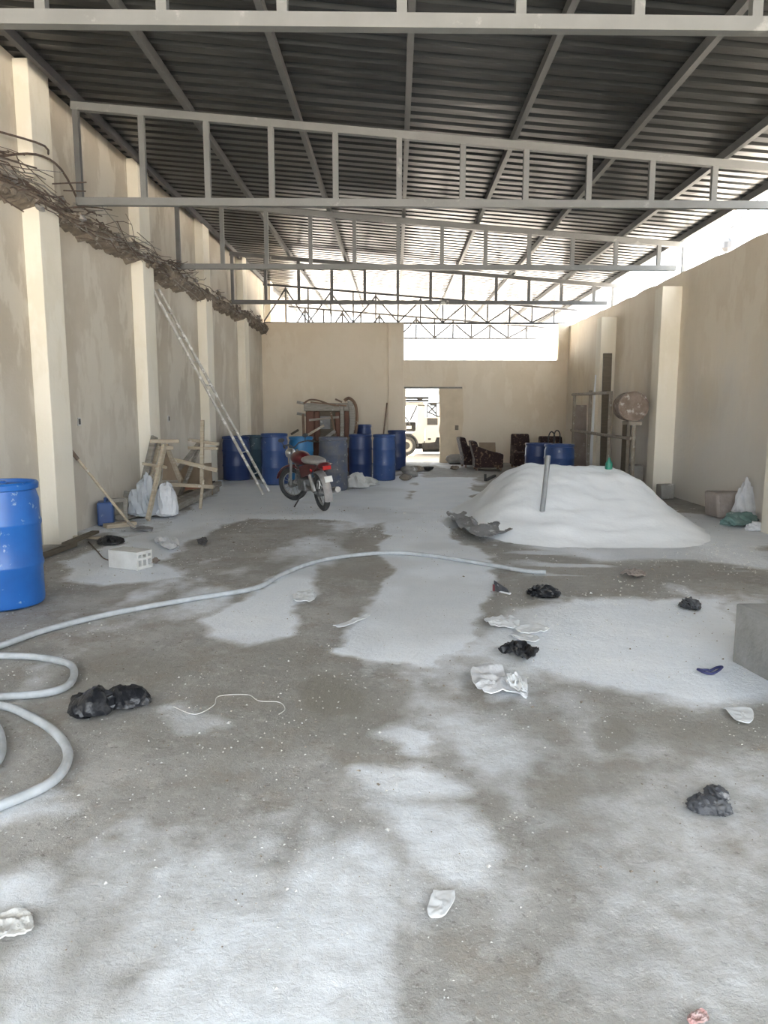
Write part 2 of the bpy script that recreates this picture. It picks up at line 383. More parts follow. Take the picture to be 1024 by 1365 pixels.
# ---- floor
def floor():
    xs = np.arange(-4.15, 4.9, 0.026)
    ys = [-3.5, -2, -1, 0, 0.6, 1.0, 1.3]; y = 1.3
    while y < 21.2: y += 0.018 + 0.0022 * y; ys.append(y)
    ys = np.array(ys); X, Y = np.meshgrid(xs, ys)
    def sd(poly):                              # signed distance, inside > 0
        q = np.array([(G(a, b).x, G(a, b).y) for a, b in poly]); d = np.full(X.shape, 1e9); ins = np.zeros(X.shape, bool)
        for i in range(len(q)):
            a, b = q[i], q[(i + 1) % len(q)]; e = b - a
            t = np.clip(((X - a[0]) * e[0] + (Y - a[1]) * e[1]) / (e @ e + 1e-9), 0, 1)
            d = np.minimum(d, np.hypot(X - a[0] - t * e[0], Y - a[1] - t * e[1]))
            c = ((a[1] > Y) != (b[1] > Y)) & (X < e[0] * (Y - a[1]) / (e[1] + 1e-12) + a[0]); ins ^= c
        return np.where(ins, d, -d)
    n1 = fbm(X * 1.3, Y * 1.3, 1, 5) - 0.5; n2 = fbm(X * 5, Y * 5, 5, 4) - 0.5
    dust = np.zeros(X.shape)
    P = [  # outline of powder lying on the floor, softness, strength
        ([(560, 636), (640, 636), (622, 690), (600, 715), (655, 742), (668, 790), (640, 830), (604, 868), (590, 893), (520, 880), (445, 868), (470, 830), (500, 790), (518, 762), (500, 735), (520, 690), (540, 660)], .05, 1.0),
        ([(290, 640), (560, 632), (545, 690), (480, 700), (440, 692), (330, 690), (262, 702), (225, 694), (285, 655)], .1, 1.0),
        ([(80, 775), (95, 745), (130, 722), (220, 706), (240, 690), (310, 694), (255, 727), (222, 750), (248, 768), (140, 780)], .08, .9),
        ([(300, 850), (265, 826), (322, 798), (372, 768), (422, 752), (415, 790), (385, 815), (398, 845), (330, 860)], .07, .95),
        ([(610, 690), (700, 690), (900, 680), (1024, 700), (1024, 757), (920, 745), (800, 748), (740, 735), (690, 722), (640, 715)], .15, .95),
        ([(690, 805), (760, 792), (860, 797), (975, 792), (985, 880), (1060, 910), (1060, 930), (930, 948), (850, 925), (760, 905), (700, 888), (650, 850), (660, 812)], .1, .82),
        ([(140, 1225), (185, 1150), (240, 1135), (300, 1180), (370, 1185), (410, 1145), (470, 1130), (560, 1160), (610, 1195), (540, 1240), (480, 1295), (420, 1330), (300, 1310), (120, 1300)], .14, .52),
        ([(470, 1018), (560, 1018), (605, 1050), (560, 1062), (480, 1052)], .06, .7),
        ([(505, 1070), (560, 1066), (610, 1085), (645, 1130), (640, 1175), (600, 1185), (545, 1120)], .08, .68),
        ([(495, 975), (545, 958), (592, 988), (550, 1002)], .06, .75),
        ([(790, 1062), (840, 1030), (900, 1000), (1060, 985), (1100, 1420), (800, 1420), (690, 1300), (700, 1220), (745, 1170), (740, 1125)], .15, .32),
        ([(620, 1150), (745, 1120), (790, 1200), (700, 1300), (560, 1320), (600, 1240)], .2, .26),
        ([(230, 1420), (700, 1420), (640, 1330), (480, 1300), (330, 1320), (240, 1350)], .15, .34),
        ([(-30, 1160), (60, 1148), (72, 1200), (-30, 1225)], .06, .7),
        ([(-30, 1060), (70, 1048), (92, 1082), (-30, 1112)], .06, .55),
        ([(640, 905), (690, 880), (720, 930), (660, 935)], .06, .6),
        ([(200, 940), (240, 930), (300, 960), (250, 975)], .06, .5),
    ]
    for poly, soft, k in P:
        s = sd(poly) + n1 * 0.42 * (0.3 + Y * 0.1) + n2 * 0.12
        dust = np.maximum(dust, k * np.clip(0.5 + s / (2 * soft), 0, 1))
    dust = np.maximum(dust, np.clip((fbm(X * .9, Y * .5, 9, 5) - 0.56) * 5, 0, 0.6))
    streak = np.clip((fbm(X * .9, Y * 4.5, 15, 5) - 0.50) * 7, 0, .8) * np.clip((X - 0.9) / .5, 0, 1) * np.clip((Y - 5.9) / .8, 0, 1) * np.clip((9.5 - Y) / .8, 0, 1)
    dust = np.maximum(dust, streak)
    wet = np.zeros(X.shape)
    Wt = [([(390, 912), (430, 893), (470, 905), (492, 930), (480, 948), (430, 953), (400, 940)], .03, 1.0),
          ([(775, 962), (800, 945), (850, 955), (862, 990), (830, 1005), (790, 1000)], .03, 1.0),
          ([(860, 945), (930, 950), (1060, 925), (1060, 985), (900, 998), (850, 990)], .1, .7),
          ([(620, 930), (740, 905), (850, 930), (900, 1000), (760, 1090), (640, 1080)], .2, .45),
          ([(670, 725), (760, 735), (860, 765), (860, 790), (760, 792), (680, 790)], .12, .55),
          ([(60, 1210), (130, 1150), (140, 1230), (110, 1365), (40, 1365)], .2, .45),
          ([(440, 705), (500, 715), (505, 735), (440, 735)], .1, .6),
          ([(360, 900), (500, 905), (500, 925), (380, 920)], .06, .6)]
    for poly, soft, k in Wt:
        s = sd(poly) + n1 * 0.25 + n2 * 0.08
        wet = np.maximum(wet, k * np.clip(0.5 + s / (2 * soft), 0, 1))
    wet = np.maximum(wet, np.clip((fbm(X * .7, Y * .6, 21, 4) - 0.58) * 4, 0, 0.5))
    wet *= (1 - 0.6 * np.clip(dust, 0, 1))
    Z = -0.010 + dust * 0.006 + (fbm(X * 9, Y * 9, 13, 4) - 0.5) * 0.012 * (1 - np.minimum(wet * 1.4, 1)) * (1 - 0.5 * dust)
    Z = np.minimum(Z, 0.0)
    ny, nx = X.shape
    top = np.stack([X, Y, Z], -1).reshape(-1, 3)
    idx = np.arange(nx * ny).reshape(ny, nx)
    q = np.stack([idx[:-1, :-1], idx[:-1, 1:], idx[1:, 1:], idx[1:, :-1]], -1).reshape(-1, 4)
    me = bpy.data.meshes.new('floor')
    me.vertices.add(len(top)); me.vertices.foreach_set('co', top.ravel())
    me.loops.add(q.size); me.loops.foreach_set('vertex_index', q.ravel())
    me.polygons.add(len(q)); me.polygons.foreach_set('loop_start', np.arange(0, q.size, 4))
    me.update(calc_edges=True); me.validate()
    for n, a in (('dust', dust), ('wet', wet)):
        at = me.attributes.new(n, 'FLOAT', 'POINT'); at.data.foreach_set('value', a.ravel().astype(np.float32))
    me.shade_smooth(); me.materials.append(M_FLOOR)
    o = bpy.data.objects.new('floor', me); COL.objects.link(o)
    return struct(tag(o, 'grey concrete floor covered in patches of white powder', 'floor'))
floor()
g = MB().b2((-60, -60, -0.35), (60, 90, -0.06)).build('ground', M_GROUND)
struct(tag(g, 'pale sunlit earth of the yard outside the hall', 'ground'))

# ---- side walls with their pillars
def wall_poly(face, back, y0, y1, ztop, seed, n=60, amp=0.03):
    mb = MB(); r = random.Random(seed); vs = []; fs = []
    for i in range(n + 1):
        y = y0 + (y1 - y0) * i / n; zt = ztop(y) + r.uniform(-amp, amp)
        vs += [(face(y), y, -0.1), (face(y), y, zt), (back(y), y, zt), (back(y), y, -0.1)]
    for i in range(n):
        a, b = i * 4, i * 4 + 4
        for k in range(4): fs.append((a + k, a + (k + 1) % 4, b + (k + 1) % 4, b + k))
    fs += [(0, 1, 2, 3), tuple(4 * n + k for k in (3, 2, 1, 0))]
    return mb.add(vs, fs)
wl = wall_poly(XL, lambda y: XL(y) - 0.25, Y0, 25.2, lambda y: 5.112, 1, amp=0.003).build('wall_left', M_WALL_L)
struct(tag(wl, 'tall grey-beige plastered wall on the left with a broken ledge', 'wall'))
def pillar(parent, x0, x1, y, w, z0, z1):
    MB().b2((x0, y, z0), (x1, y + w, z1)).build('pillar', M_PILLAR, parent, bevel=0.008)
for y in (1.55, 4.85, 8.05, 11.1, 14.45, 17.75, 21.2):
    pillar(wl, XL(y) - 0.05, XL(y) + 0.18, y, 0.48, -0.05, 3.68)
    pillar(wl, XL(y) - 0.05, XL(y) + 0.16, y, 0.46, 3.68, 5.09)
for px, py in ((128, 562), (235, 558)):
    y = {128: 9.1, 235: 12.5}[px]
    p = D(px, py, y); p.x = XL(y)
    sb = MB().b2((p.x - 0.02, y - 0.04, p.z - 0.05), (p.x + 0.012, y + 0.04, p.z + 0.05)).build('socket_box', M_BLOCK, wl)
    MB().b2((p.x + 0.010, y - 0.025, p.z - 0.035), (p.x + 0.016, y + 0.025, p.z + 0.035)).build('socket_shade', M_HOLE, sb)  # dark plate on the box face, painted as the shade of a recess

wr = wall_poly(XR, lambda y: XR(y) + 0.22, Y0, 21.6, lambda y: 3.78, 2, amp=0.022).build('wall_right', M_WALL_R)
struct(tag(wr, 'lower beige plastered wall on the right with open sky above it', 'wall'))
for y, w, zt in ((4.6, 0.36, 3.5), (8.66, 0.36, 3.58), (12.85, 0.36, 3.56), (16.5, 0.38, 3.5)):
    pillar(wr, XR(y) + 0.05, XR(y) - 0.33, y, w, -0.05, zt)

# ---- back wall: left part full height, right part with doorway and a wide opening above
def yb(x): return YB + SK * x
mb = MB()
def bw(x0, x1, z0, z1, t=0.2, dy=0.0, m=None):
    (m or mb).hexa([(x0, yb(x0) + dy, z0), (x1, yb(x1) + dy, z0), (x1, yb(x1) + dy + t, z0), (x0, yb(x0) + dy + t, z0),
                    (x0, yb(x0) + dy, z1), (x1, yb(x1) + dy, z1), (x1, yb(x1) + dy + t, z1), (x0, yb(x0) + dy + t, z1)])
XO0, XO1, XD0, XD1, ZD, ZO, ZT = 0.2, 4.52, 0.27, 1.27, 2.09, 2.86, 3.86
bw(-3.85, XO0, -0.1, ZT); bw(XO0, XD0, -0.1, ZO); bw(XD0, XD1, ZD, ZO); bw(XD1, XO1, -0.1, ZO); bw(XO1, 4.95, -0.1, ZT)
wb = struct(tag(mb.build('wall_back', M_WALL_B), 'warm beige back wall with a doorway and a wide opening above', 'wall'))
m2 = MB(); bw(-0.22, XO0 + 0.012, -0.05, ZT, 0.1, -0.05, m2); m2.build('pillar', M_WALL_B, wb, bevel=0.008)
# patched part beside the doorway, ragged on the door side, and the steel lintel over both
rg = random.Random(5); poly = []
for i in range(15):
    z = ZD * i / 14; poly.append((XD1 - 0.04 + rg.uniform(-0.025, 0.02) + (0.0 if z < 1.6 else -0.06 * (z - 1.6)), yb(XD1) - 0.015, z))
poly += [(1.86, yb(1.86) - 0.015, ZD), (1.9, yb(1.9) - 0.015, 1.2), (1.82, yb(1.82) - 0.015, 0.5), (1.88, yb(1.88) - 0.015, 0.0)]
MB().prism(poly, (0, 0.2, 0)).build('patched_panel', M_PATCH, wb)
m2 = MB(); bw(XD0 - 0.05, 1.85, ZD - 0.02, ZD + 0.03, 0.12, -0.03, m2); m2.build('lintel', M_WOOD_G, wb)
m2 = MB(); bw(1.66, 1.76, 0.92, 1.05, 0.05, -0.03, m2); m2.build('anchor_block', M_RUBBLE, wb)

# ---- roof: corrugated sheets on purlins
ce = bpy.data.objects.new('ceiling', None); COL.objects.link(ce)
struct(tag(ce, 'dark corrugated metal roof sloping down to the right', 'roof'))
ROT = math.atan(SK)
def roof_sheet_mesh():
    pitch, w = 0.23, 0.94; prof = []; n = 4
    for i in range(n):
        y = i * pitch
        prof += [(y, 0.0), (y + 0.13, 0.0), (y + 0.155, 0.035), (y + 0.205, 0.035)]
    prof += [(n * pitch, 0.0), (w + 0.075, 0.0)]
    x0, x1 = -4.25, 4.98; vs = []; fs = []; m = len(prof)
    for x in (x0, x1):
        for dz in (0, 0.006):
            vs += [(x, y, ROOFZ(x) + z + dz) for y, z in prof]
    for i in range(m - 1):
        fs += [(i, i + 1, 2 * m + i + 1, 2 * m + i), (m + i, 3 * m + i, 3 * m + i + 1, m + i + 1),
               (i, m + i, m + i + 1, i + 1), (2 * m + i, 2 * m + i + 1, 3 * m + i + 1, 3 * m + i)]
    fs += [(0, 2 * m, 3 * m, m), (m - 1, 2 * m - 1, 4 * m - 1, 3 * m - 1)]
    return MB().add(vs, fs)
s0 = roof_sheet_mesh().build('roof_sheet', M_ROOF, ce, local=True)
y = YROOF; k = 0; rs = random.Random(11)
while y < YEND:
    o = s0 if k == 0 else s0.copy()
    if k: COL.objects.link(o)
    o.location = (0, y, rs.uniform(-0.0012, 0.0012)); o.rotation_euler = (-0.004 + rs.uniform(-0.0015, 0.0015), 0, ROT)
    o.parent = ce; y += 0.92; k += 1
for x in (-3.68, -2.40, -1.14, 0.12, 1.37, 2.63, 3.86, 4.86):
    z = ROOFZ(x) - 0.055
    MB().b2((x - 0.03, YROOF, z - 0.05), (x + 0.03, YEND + 0.6, z + 0.045)).build('purlin', M_STEEL_L if x < -3 else M_PURLIN, ce)

# ---- trusses
def truss(y, label, m, lattice=False, x0=-3.74, x1=4.80, end_dark=True):
    t = empty('roof_truss', (0, y, 3.9), label, 'roof truss', 'steel trusses carrying the roof')
    c, s = math.cos(ROT), math.sin(ROT)
    def P(x, z): return Vector((x * c, y + x * s, z))
    w = 0.075 if not lattice else 0.05
    def zt(x): return ROOFZ(x) - 0.15
    MB().bar(P(x0, 3.9), P(x1, 3.9), w, w * 1.15).build('bottom_chord', m, t)
    MB().bar(P(x0, zt(x0)), P(x1 + 0.3, zt(x1 + 0.3)), w, w * 1.15).build('top_chord', m, t)
    xs = [0.03 + 0.745 * k for k in range(-5, 7)]
    if lattice: xs = [0.05 + 0.63 * k for k in range(-6, 8)]
    for i, x in enumerate(xs):
        if x > x1: continue
        mm = M_STEEL_D if (i == 0 and end_dark and not lattice) else m
        ww = 0.065 if not lattice else 0.038 * (1 + (y > 24) * .5)
        MB().bar(P(x, 3.9 + w / 2), P(x, zt(x) - w / 2), ww, ww).build('post', mm, t)
    if lattice:
        for i in range(len(xs) - 1):
            a, b = xs[i], xs[i + 1]; up = i % 2 == 0
            pa, pb = (P(a, 3.92), P(b, zt(b) - 0.09)) if up else (P(a, zt(a) - 0.09), P(b, 3.92))
            d = (pb - pa); e1 = Vector((0, 0, 0.05 if up else -0.05))
            pts = [pa, pa.lerp(pb, 0.12), pa.lerp(pb, 0.5), pa.lerp(pb, 0.85) + Vector((0, 0, 0.012)), pb + Vector((0, 0, 0.03 if up else 0))]
            if not up: pts = [pa + Vector((0, 0, 0.03)), pa.lerp(pb, 0.15) + Vector((0, 0, 0.012)), pa.lerp(pb, 0.5), pa.lerp(pb, 0.88), pb]
            MB().tube(pts, 0.022 * (1 + (y > 24) * .5), 6).build('diagonal_bar', m, t)
    else:
        # short stub that stands the truss on the side wall
        MB().bar(P(4.93, 3.76), P(4.93, zt(4.93)), 0.05, 0.05).build('wall_stub', m, t)
    return t
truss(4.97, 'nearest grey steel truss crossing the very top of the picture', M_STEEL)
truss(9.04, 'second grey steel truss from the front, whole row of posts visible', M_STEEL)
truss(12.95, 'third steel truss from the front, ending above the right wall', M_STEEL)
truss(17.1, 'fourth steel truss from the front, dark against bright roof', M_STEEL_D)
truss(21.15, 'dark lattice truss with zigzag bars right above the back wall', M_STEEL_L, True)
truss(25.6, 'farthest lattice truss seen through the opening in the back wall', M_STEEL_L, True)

# ================================================================== OBJECTS
# ---- broken concrete ledge with bent reinforcement on the left wall
lg = empty('broken_ledge', (XL(12) + 0.1, 12, 3.55), 'broken brown concrete ledge with bent rods high on the left wall', 'ledge')
rl = random.Random(21)
vs, fs = [], []; n = 460; ya, ye = 4.5, 20.7
for i in range(n + 1):
    y = ya + (ye - ya) * i / n; base = XL(y) - 0.03
    f1 = float(fbm(y * 0.9, 3.3, 2)); f2 = float(fbm(y * 5, 7.7, 4)); f3 = float(fbm(y * 6, 1.7, 6))
    dep = 0.225 + 0.16 * (f1 - .5) + 0.16 * (f2 - .5) + rl.uniform(-0.015, 0.015)
    dep = max(dep, 0.24)
    if 11.75 < y < 12.05: dep = 0.12
    zb = 3.655 - 0.22 * (f1 - .4) + 0.16 * (f3 - .5) + rl.uniform(-0.012, 0.012); zt = 3.77 + 0.10 * (f2 - .5) + 0.10 * (f1 - .5) + rl.uniform(-0.02, 0.02)
    vs += [(base, y, zb - 0.05), (base + dep * 0.75, y, zb), (base + dep, y, zb * 0.5 + zt * 0.5 + rl.uniform(-0.02, 0.02)), (base + dep * 0.7, y, zt), (base, y, zt + 0.03)]
for i in range(n):
    a, b = i * 5, i * 5 + 5
    for k in range(5): fs.append((a + k, a + (k + 1) % 5, b + (k + 1) % 5, b + k))
fs += [(0, 1, 2, 3, 4), tuple(5 * n + k for k in (4, 3, 2, 1, 0))]
MB().add(vs, fs).build('broken_concrete', M_RUBBLE, lg)
for i in range(110):
    y = rl.uniform(4.8, 20.4); x = XL(y) + rl.uniform(0.10, 0.25); s = rl.uniform(0.02, 0.06)
    MB().ico((x, y, 3.72 + rl.uniform(-0.13, 0.12)), (s, s * rl.uniform(0.8, 2.2), s * rl.uniform(0.5, 0.9)), 1, 0.3, i, (rl.uniform(0, 3),) * 3).build('rubble_chunk', M_RUBBLE if i % 4 else M_CONC, lg)
for i in range(230):
    y = rl.uniform(5.2, 19.8) if i % 2 else rl.uniform(6.2, 13.0); p = Vector((XL(y) + rl.uniform(0.05, 0.26), y, 3.74 + rl.uniform(-0.13, 0.12)))
    L = rl.uniform(0.25, 1.1) * (1.5 if i % 6 == 0 else 1); d = Vector((rl.uniform(-0.02, 0.16), rl.choice((1, 1, -1)) * rl.uniform(0.6, 1.0), rl.uniform(-0.14, 0.20))).normalized()
    pts = [p, p + d * L * 0.35 + Vector((0.02, 0, rl.uniform(-.03, .05))), p + d * L * 0.7 + Vector((rl.uniform(0, .04), 0, rl.uniform(-.04, .04))), p + d * L]
    for q in pts: q.x = max(q.x, XL(q.y) + 0.19 + 0.02 * (i % 3))
    MB().tube(pts, rl.uniform(0.0035, 0.008), 5).build('bent_rod', M_REBAR if i % 3 else M_WOOD_G, lg)
for pl, r in (([(0, 176), (60, 195), (62, 212)], 0.012), ([(0, 208), (48, 206), (82, 226), (108, 276)], 0.013), ([(180, 200), (182, 230), (172, 258)], 0.009),
              ([(0, 202), (20, 212), (40, 218)], 0.012), ([(305, 365), (322, 400), (340, 432)], 0.014), ([(70, 245), (115, 243)], 0.008), ([(85, 254), (114, 255)], 0.008)):
    yy = {0: 7.6, 180: 11.3, 305: 17.6, 70: 8.3, 85: 8.3}[pl[0][0]]
    MB().tube(spline([D(a, b, yy + 0.5 * i) for i, (a, b) in enumerate(pl)], 4), r, 5).build('bent_rod', M_REBAR, lg)

# ---- heap of white powder
def heap():
    c0 = Vector((2.38, 10.45)); nr, na = 56, 110; vs = [(c0.x, c0.y, 0)]; fs = []
    def hz(x, y):
        rx = max(abs(x - 2.40) - 0.55, 0.0); ry = max(abs(y - 10.3) - 0.15, 0.0)
        rx /= 0.92 if x > 2.4 else 0.95; ry /= 2.0 if y < 10.3 else 1.5
        r = math.hypot(rx, ry) + (float(fbm(x * 1.6, y * 1.6, 3)) - 0.5) * 0.22
        h = max(0.0, 1 - r / 1.12); h = h * (0.62 + 0.38 * min(1, h / 0.55)) if h < 0.55 else h
        h = 0.80 * h; h = h if h < 0.62 else 0.62 + (h - 0.62) * 0.55
        return h + (float(fbm(x * 6, y * 6, 8)) - 0.5) * 0.05 * min(1, h * 4)
    for i in range(1, nr + 1):
        for k in range(na):
            a = 2 * math.pi * k / na; t = i / nr
            x = c0.x + math.cos(a) * 2.3 * t; y = c0.y + math.sin(a) * 3.0 * t
            x = min(x, XR(y) - 0.02) if y < 12.6 else min(x, XR(y) - 0.36)
            z = hz(x, y); vs.append((x, y, z - 0.012 * (1 - min(1.0, z / 0.12))))
    vs[0] = (c0.x, c0.y, hz(*c0))
    for k in range(na): fs.append((0, 1 + k, 1 + (k + 1) % na))
    for i in range(nr - 1):
        for k in range(na):
            l = (k + 1) % na; a = 1 + i * na
            fs.append((a + k, a + na + k, a + na + l, a + l))
    o = MB().add(vs, fs).build('powder_heap', M_WHITEPOW, smooth=True)
    tag(o, 'big heap of white powder with an iron pipe stuck in it', 'heap'); return hz
hz = heap()
def on_heap(px, py):            # where the sight line meets the heap
    y = 7.5
    while y < 12:
        p = D(px, py, y)
        if p.z <= hz(p.x, p.y): return p
        y += 0.02
    return G(px, py)
pb = on_heap(723, 681); pt = D(731, 608, pb.y + 0.25)
o = MB().tube([pb - (pt - pb) * 0.25, pt], 0.032, 12).build('iron_pipe', M_PIPE, smooth=True)
tag(o, 'straight grey iron pipe stuck upright in the white heap', 'pipe')

# ---- plastic drums
def drum(px, ybase, r, h, m, label, group='blue plastic drums in the hall', at=None, tilt=0.0, lid=True, seg=32):
    p = at if at is not None else G(px, ybase); p = Vector((p.x, p.y + (r if at is None else 0), 0.0))
    t = empty('plastic_drum', p, label, 'drum', group, rz=rnd.uniform(0, 6))
    t.rotation_euler.x = tilt
    b = r
    pr = [(b * 0.88, 0.0), (b * 0.95, 0.015), (b * 0.97, 0.05), (b * 0.965, h * 0.30), (b * 1.0, h * 0.33), (b * 1.0, h * 0.345), (b * 0.97, h * 0.37), (b * 0.97, h * 0.64),
          (b * 1.0, h * 0.665), (b * 1.0, h * 0.68), (b * 0.97, h * 0.71), (b * 0.965, h * 0.86), (b * 0.90, h * 0.925), (b * 0.90, h * 0.94)]
    MB().lathe(pr, seg=seg).build('body', m, t, smooth=True, local=True)
    rim = [(b * 0.89, h * 0.935), (b * 0.97, h * 0.945), (b * 0.98, h * 0.985), (b * 0.94, h), (b * 0.90, h * 0.995), (b * 0.88, h * 0.96), (b * 0.86, h * 0.955)]
    MB().lathe(rim, seg=seg, cap=False).build('rim', m, t, smooth=True, local=True)
    if lid:
        l = MB().lathe([(b * 0.88, h * 0.945), (b * 0.875, h * 0.968), (b * 0.3, h * 0.972)], seg=seg).build('lid', m, t, smooth=True, local=True)
        for sx in (-1, 1):
            MB().lathe([(0.035, 0), (0.035, 0.02), (0.025, 0.024)], (sx * b * 0.55, 0, h * 0.968), 12).build('bung', m, l, local=True)
    return t
drum(0, 0, 0.285, 0.955, M_BLUE_BRIGHT, 'bright blue plastic drum standing alone at the left edge', at=Vector((-3.03, 5.5, 0)))
drum(312, 641, 0.30, 0.93, M_BLUE, 'navy drum at the left end of the row by the ladder')
drum(341, 646, 0.24, 0.92, M_TEAL_DK, 'dark teal drum just behind the ladder foot', at=Vector((D(338, 640, 16.5).x, 16.5, 0)))
drum(364, 647, 0.275, 1.02, M_BLUE_MID, 'blue drum between the ladder and the motorcycle handlebar')
drum(400, 642, 0.265, 0.93, M_BLUE_LT, 'light blue drum right behind the motorcycle tank')
drum(443, 655, 0.275, 0.99, M_BLUE_GREY, 'grey cement-stained drum behind the motorcycle tail')
drum(480, 639, 0.26, 0.96, M_BLUE, 'deep blue drum beside the cement-stained one')
drum(512, 641, 0.25, 0.97, M_BLUE_MID, 'slim mid-blue drum in front of the back-wall pillar')
drum(529, 627, 0.235, 0.98, M_BLUE, 'small dark blue drum nearest the doorway')
drum(486, 633, 0.18, 1.14, M_BLUE, 'taller blue drum peeking over the deep blue drum', at=Vector((-0.76, 17.5, 0)))
drum(736, 0, 0.30, 0.82, M_BLUE_MID, 'blue drum behind the heap, nearer the back-wall corner', at=Vector((3.22, 14.5, 0)))
drum(716, 0, 0.28, 0.80, M_BLUE, 'blue drum behind the heap beside the lone armchair', at=Vector((2.98, 15.4, 0)))

# ---- ladder leaning on the left wall
A1, A2 = G(351, 661), G(361, 655.5)
A2 = A1 + (A2 - A1).normalized() * 0.48
T1 = Vector((XL(11.9) + 0.05, 11.75, 3.42)); T2 = T1 + (A2 - A1).normalized() * 0.36
ld = empty('ladder', A1, 'long plaster-spattered ladder leaning on the left wall', 'ladder')
for a, b in ((A1, T1), (A2, T2)): MB().tube(lin(a + Vector((0, 0, 0.03)), b, 2), 0.024, 10).build('rail', M_ALU, ld, smooth=True)
for k in range(1, 9):
    f = k / 9; MB().tube([A1.lerp(T1, f), A2.lerp(T2, f)], 0.011, 8).build('rung', M_ALU, ld, smooth=True)

# ---- motorcycle (local x = forward)
def motorcycle():
    R = 0.29; wb = 1.46
    rear = G(432, 681); front = G(392, 666); d = (front - rear)
    t = empty('motorcycle', rear, 'dusty red motorcycle on its side stand in front of the drums', 'motorcycle')
    t.rotation_euler = (math.radians(-7), 0, math.atan2(d.y, d.x)); S = 0.97; t.scale = (S, S, S)
    def wheel(c, yaw, name):
        rot = Matrix.Rotation(yaw, 3, 'Z')
        ty = MB(); ty.tube([Vector(c) + rot @ Vector((math.cos(a) * (R - 0.045), 0, math.sin(a) * (R - 0.045))) for a in [2 * math.pi * k / 32 for k in range(32)]], 0.046, 8, True)
        w = ty.build(name, M_RUBBER, t, smooth=True, local=True)
        MB().tube([Vector(c) + rot @ Vector((math.cos(a) * (R - 0.085), 0, math.sin(a) * (R - 0.085))) for a in [2 * math.pi * k / 32 for k in range(32)]], 0.016, 6, True).build('rim', M_CHROME, w, smooth=True, local=True)
        hb = MB().tube([Vector(c) + rot @ Vector((0, -0.07, 0)), Vector(c) + rot @ Vector((0, 0.07, 0))], 0.06, 14).build('hub', M_ENGINE, w, smooth=True, local=True)
        for k in range(16):
            a = 2 * math.pi * k / 16
            MB().tube([Vector(c) + rot @ Vector((0, 0.04 * (-1) ** k, 0)), Vector(c) + rot @ Vector((math.cos(a) * 0.2, 0, math.sin(a) * 0.2))], 0.004, 4).build('spoke', M_CHROME, w, local=True)
    st = math.radians(38); kx = wb / 1.32
    wheel((0, 0, R), 0, 'rear_wheel'); wheel((wb, 0, R), st, 'front_wheel')
    b = MB()
    b.tube([(1.05, 0, 0.80), (0.85, 0, 0.45), (0.70, 0, 0.30), (0.40, 0, 0.32)], 0.025)
    b.tube([(1.05, 0, 0.82), (0.6, 0, 0.68), (-0.1, 0.09, 0.72)], 0.022); b.tube([(0.6, 0, 0.68), (-0.1, -0.09, 0.72)], 0.022)
    b.build('frame', M_RUBBER, t, smooth=True, local=True)
    for s in (-1, 1):
        MB().tube([(0, s * 0.09, R), (0.42, s * 0.08, 0.36)], 0.02).build('swingarm', M_ENGINE, t, local=True)
        MB().tube([(0.02, s * 0.11, R + 0.03), (0.16, s * 0.11, 0.68)], 0.032, 10).build('shock', M_CHROME, t, smooth=True, local=True)
        rot = Matrix.Rotation(st, 3, 'Z'); o1 = rot @ Vector((0, s * 0.08, 0))
        MB().tube([Vector((wb, 0, R)) + o1, Vector((1.14, 0, 0.88)) + o1], 0.022, 8).build('fork_leg', M_CHROME, t, smooth=True, local=True)
        rt2 = Matrix.Rotation(st * 0.8, 3, 'Z')
        MB().tube([Vector((1.03, 0, 0.92)), Vector((1.0, 0, 0.97)) + rt2 @ Vector((0, s * 0.12, 0.02)), Vector((0.95, 0, 1.0)) + rt2 @ Vector((-0.02, s * 0.30, 0.0)), Vector((0.9, 0, 0.98)) + rt2 @ Vector((-0.08, s * 0.37, 0))], [0.012, 0.012, 0.013, 0.018], 8).build('handlebar', M_RUBBER, t, smooth=True, local=True)
        MB().tube([Vector((0.96, 0, 0.99)) + rt2 @ Vector((0, s * 0.26, 0)), Vector((0.98, 0, 1.07)) + rt2 @ Vector((0, s * 0.3, 0))], 0.006, 6).build('mirror_stem', M_RUBBER, t, local=True)
        MB().ico(Vector((0.98, 0, 1.09)) + rt2 @ Vector((0, s * 0.3, 0)), (0.012, 0.055, 0.035), 2).build('mirror', M_RUBBER, t, smooth=True, local=True)
        MB().ico((-0.06, s * 0.14, 0.66), (0.03, 0.025, 0.025), 2).build('indicator', M_REDLENS, t, smooth=True, local=True)
    MB().ico((0.74, 0, 0.76), (0.28, 0.15, 0.12), 3, fn=lambda c: 1.0 - 0.15 * max(0, -c.x) + 0.1 * c.z).build('fuel_tank', M_RED, t, smooth=True, local=True)
    se = MB().ico((0.18, 0, 0.77), (0.40, 0.14, 0.065), 3, fn=lambda c: 1.0 + 0.12 * max(0, c.z)).build('seat', M_SEATGREY, t, smooth=True, local=True)
    for s in (-1, 1):
        MB().prism([(-0.28, s * 0.10, 0.74), (0.0, s * 0.115, 0.60), (0.42, s * 0.12, 0.50), (0.46, s * 0.12, 0.68), (0.1, s * 0.115, 0.74)], (0, s * 0.03, 0)).build('side_panel', M_RED, t, local=True)
    MB().ico((-0.26, 0, 0.72), (0.10, 0.11, 0.06), 2).build('tail_cowl', M_RED, t, smooth=True, local=True)
    MB().box((-0.345, 0, 0.70), (0.04, 0.13, 0.06)).build('tail_light', M_REDLENS, t, bevel=0.01, local=True)
    MB().box((-0.36, 0, 0.53), (0.012, 0.12, 0.09), (0, 0.25, 0)).build('number_plate', M_PLATE, t, local=True)
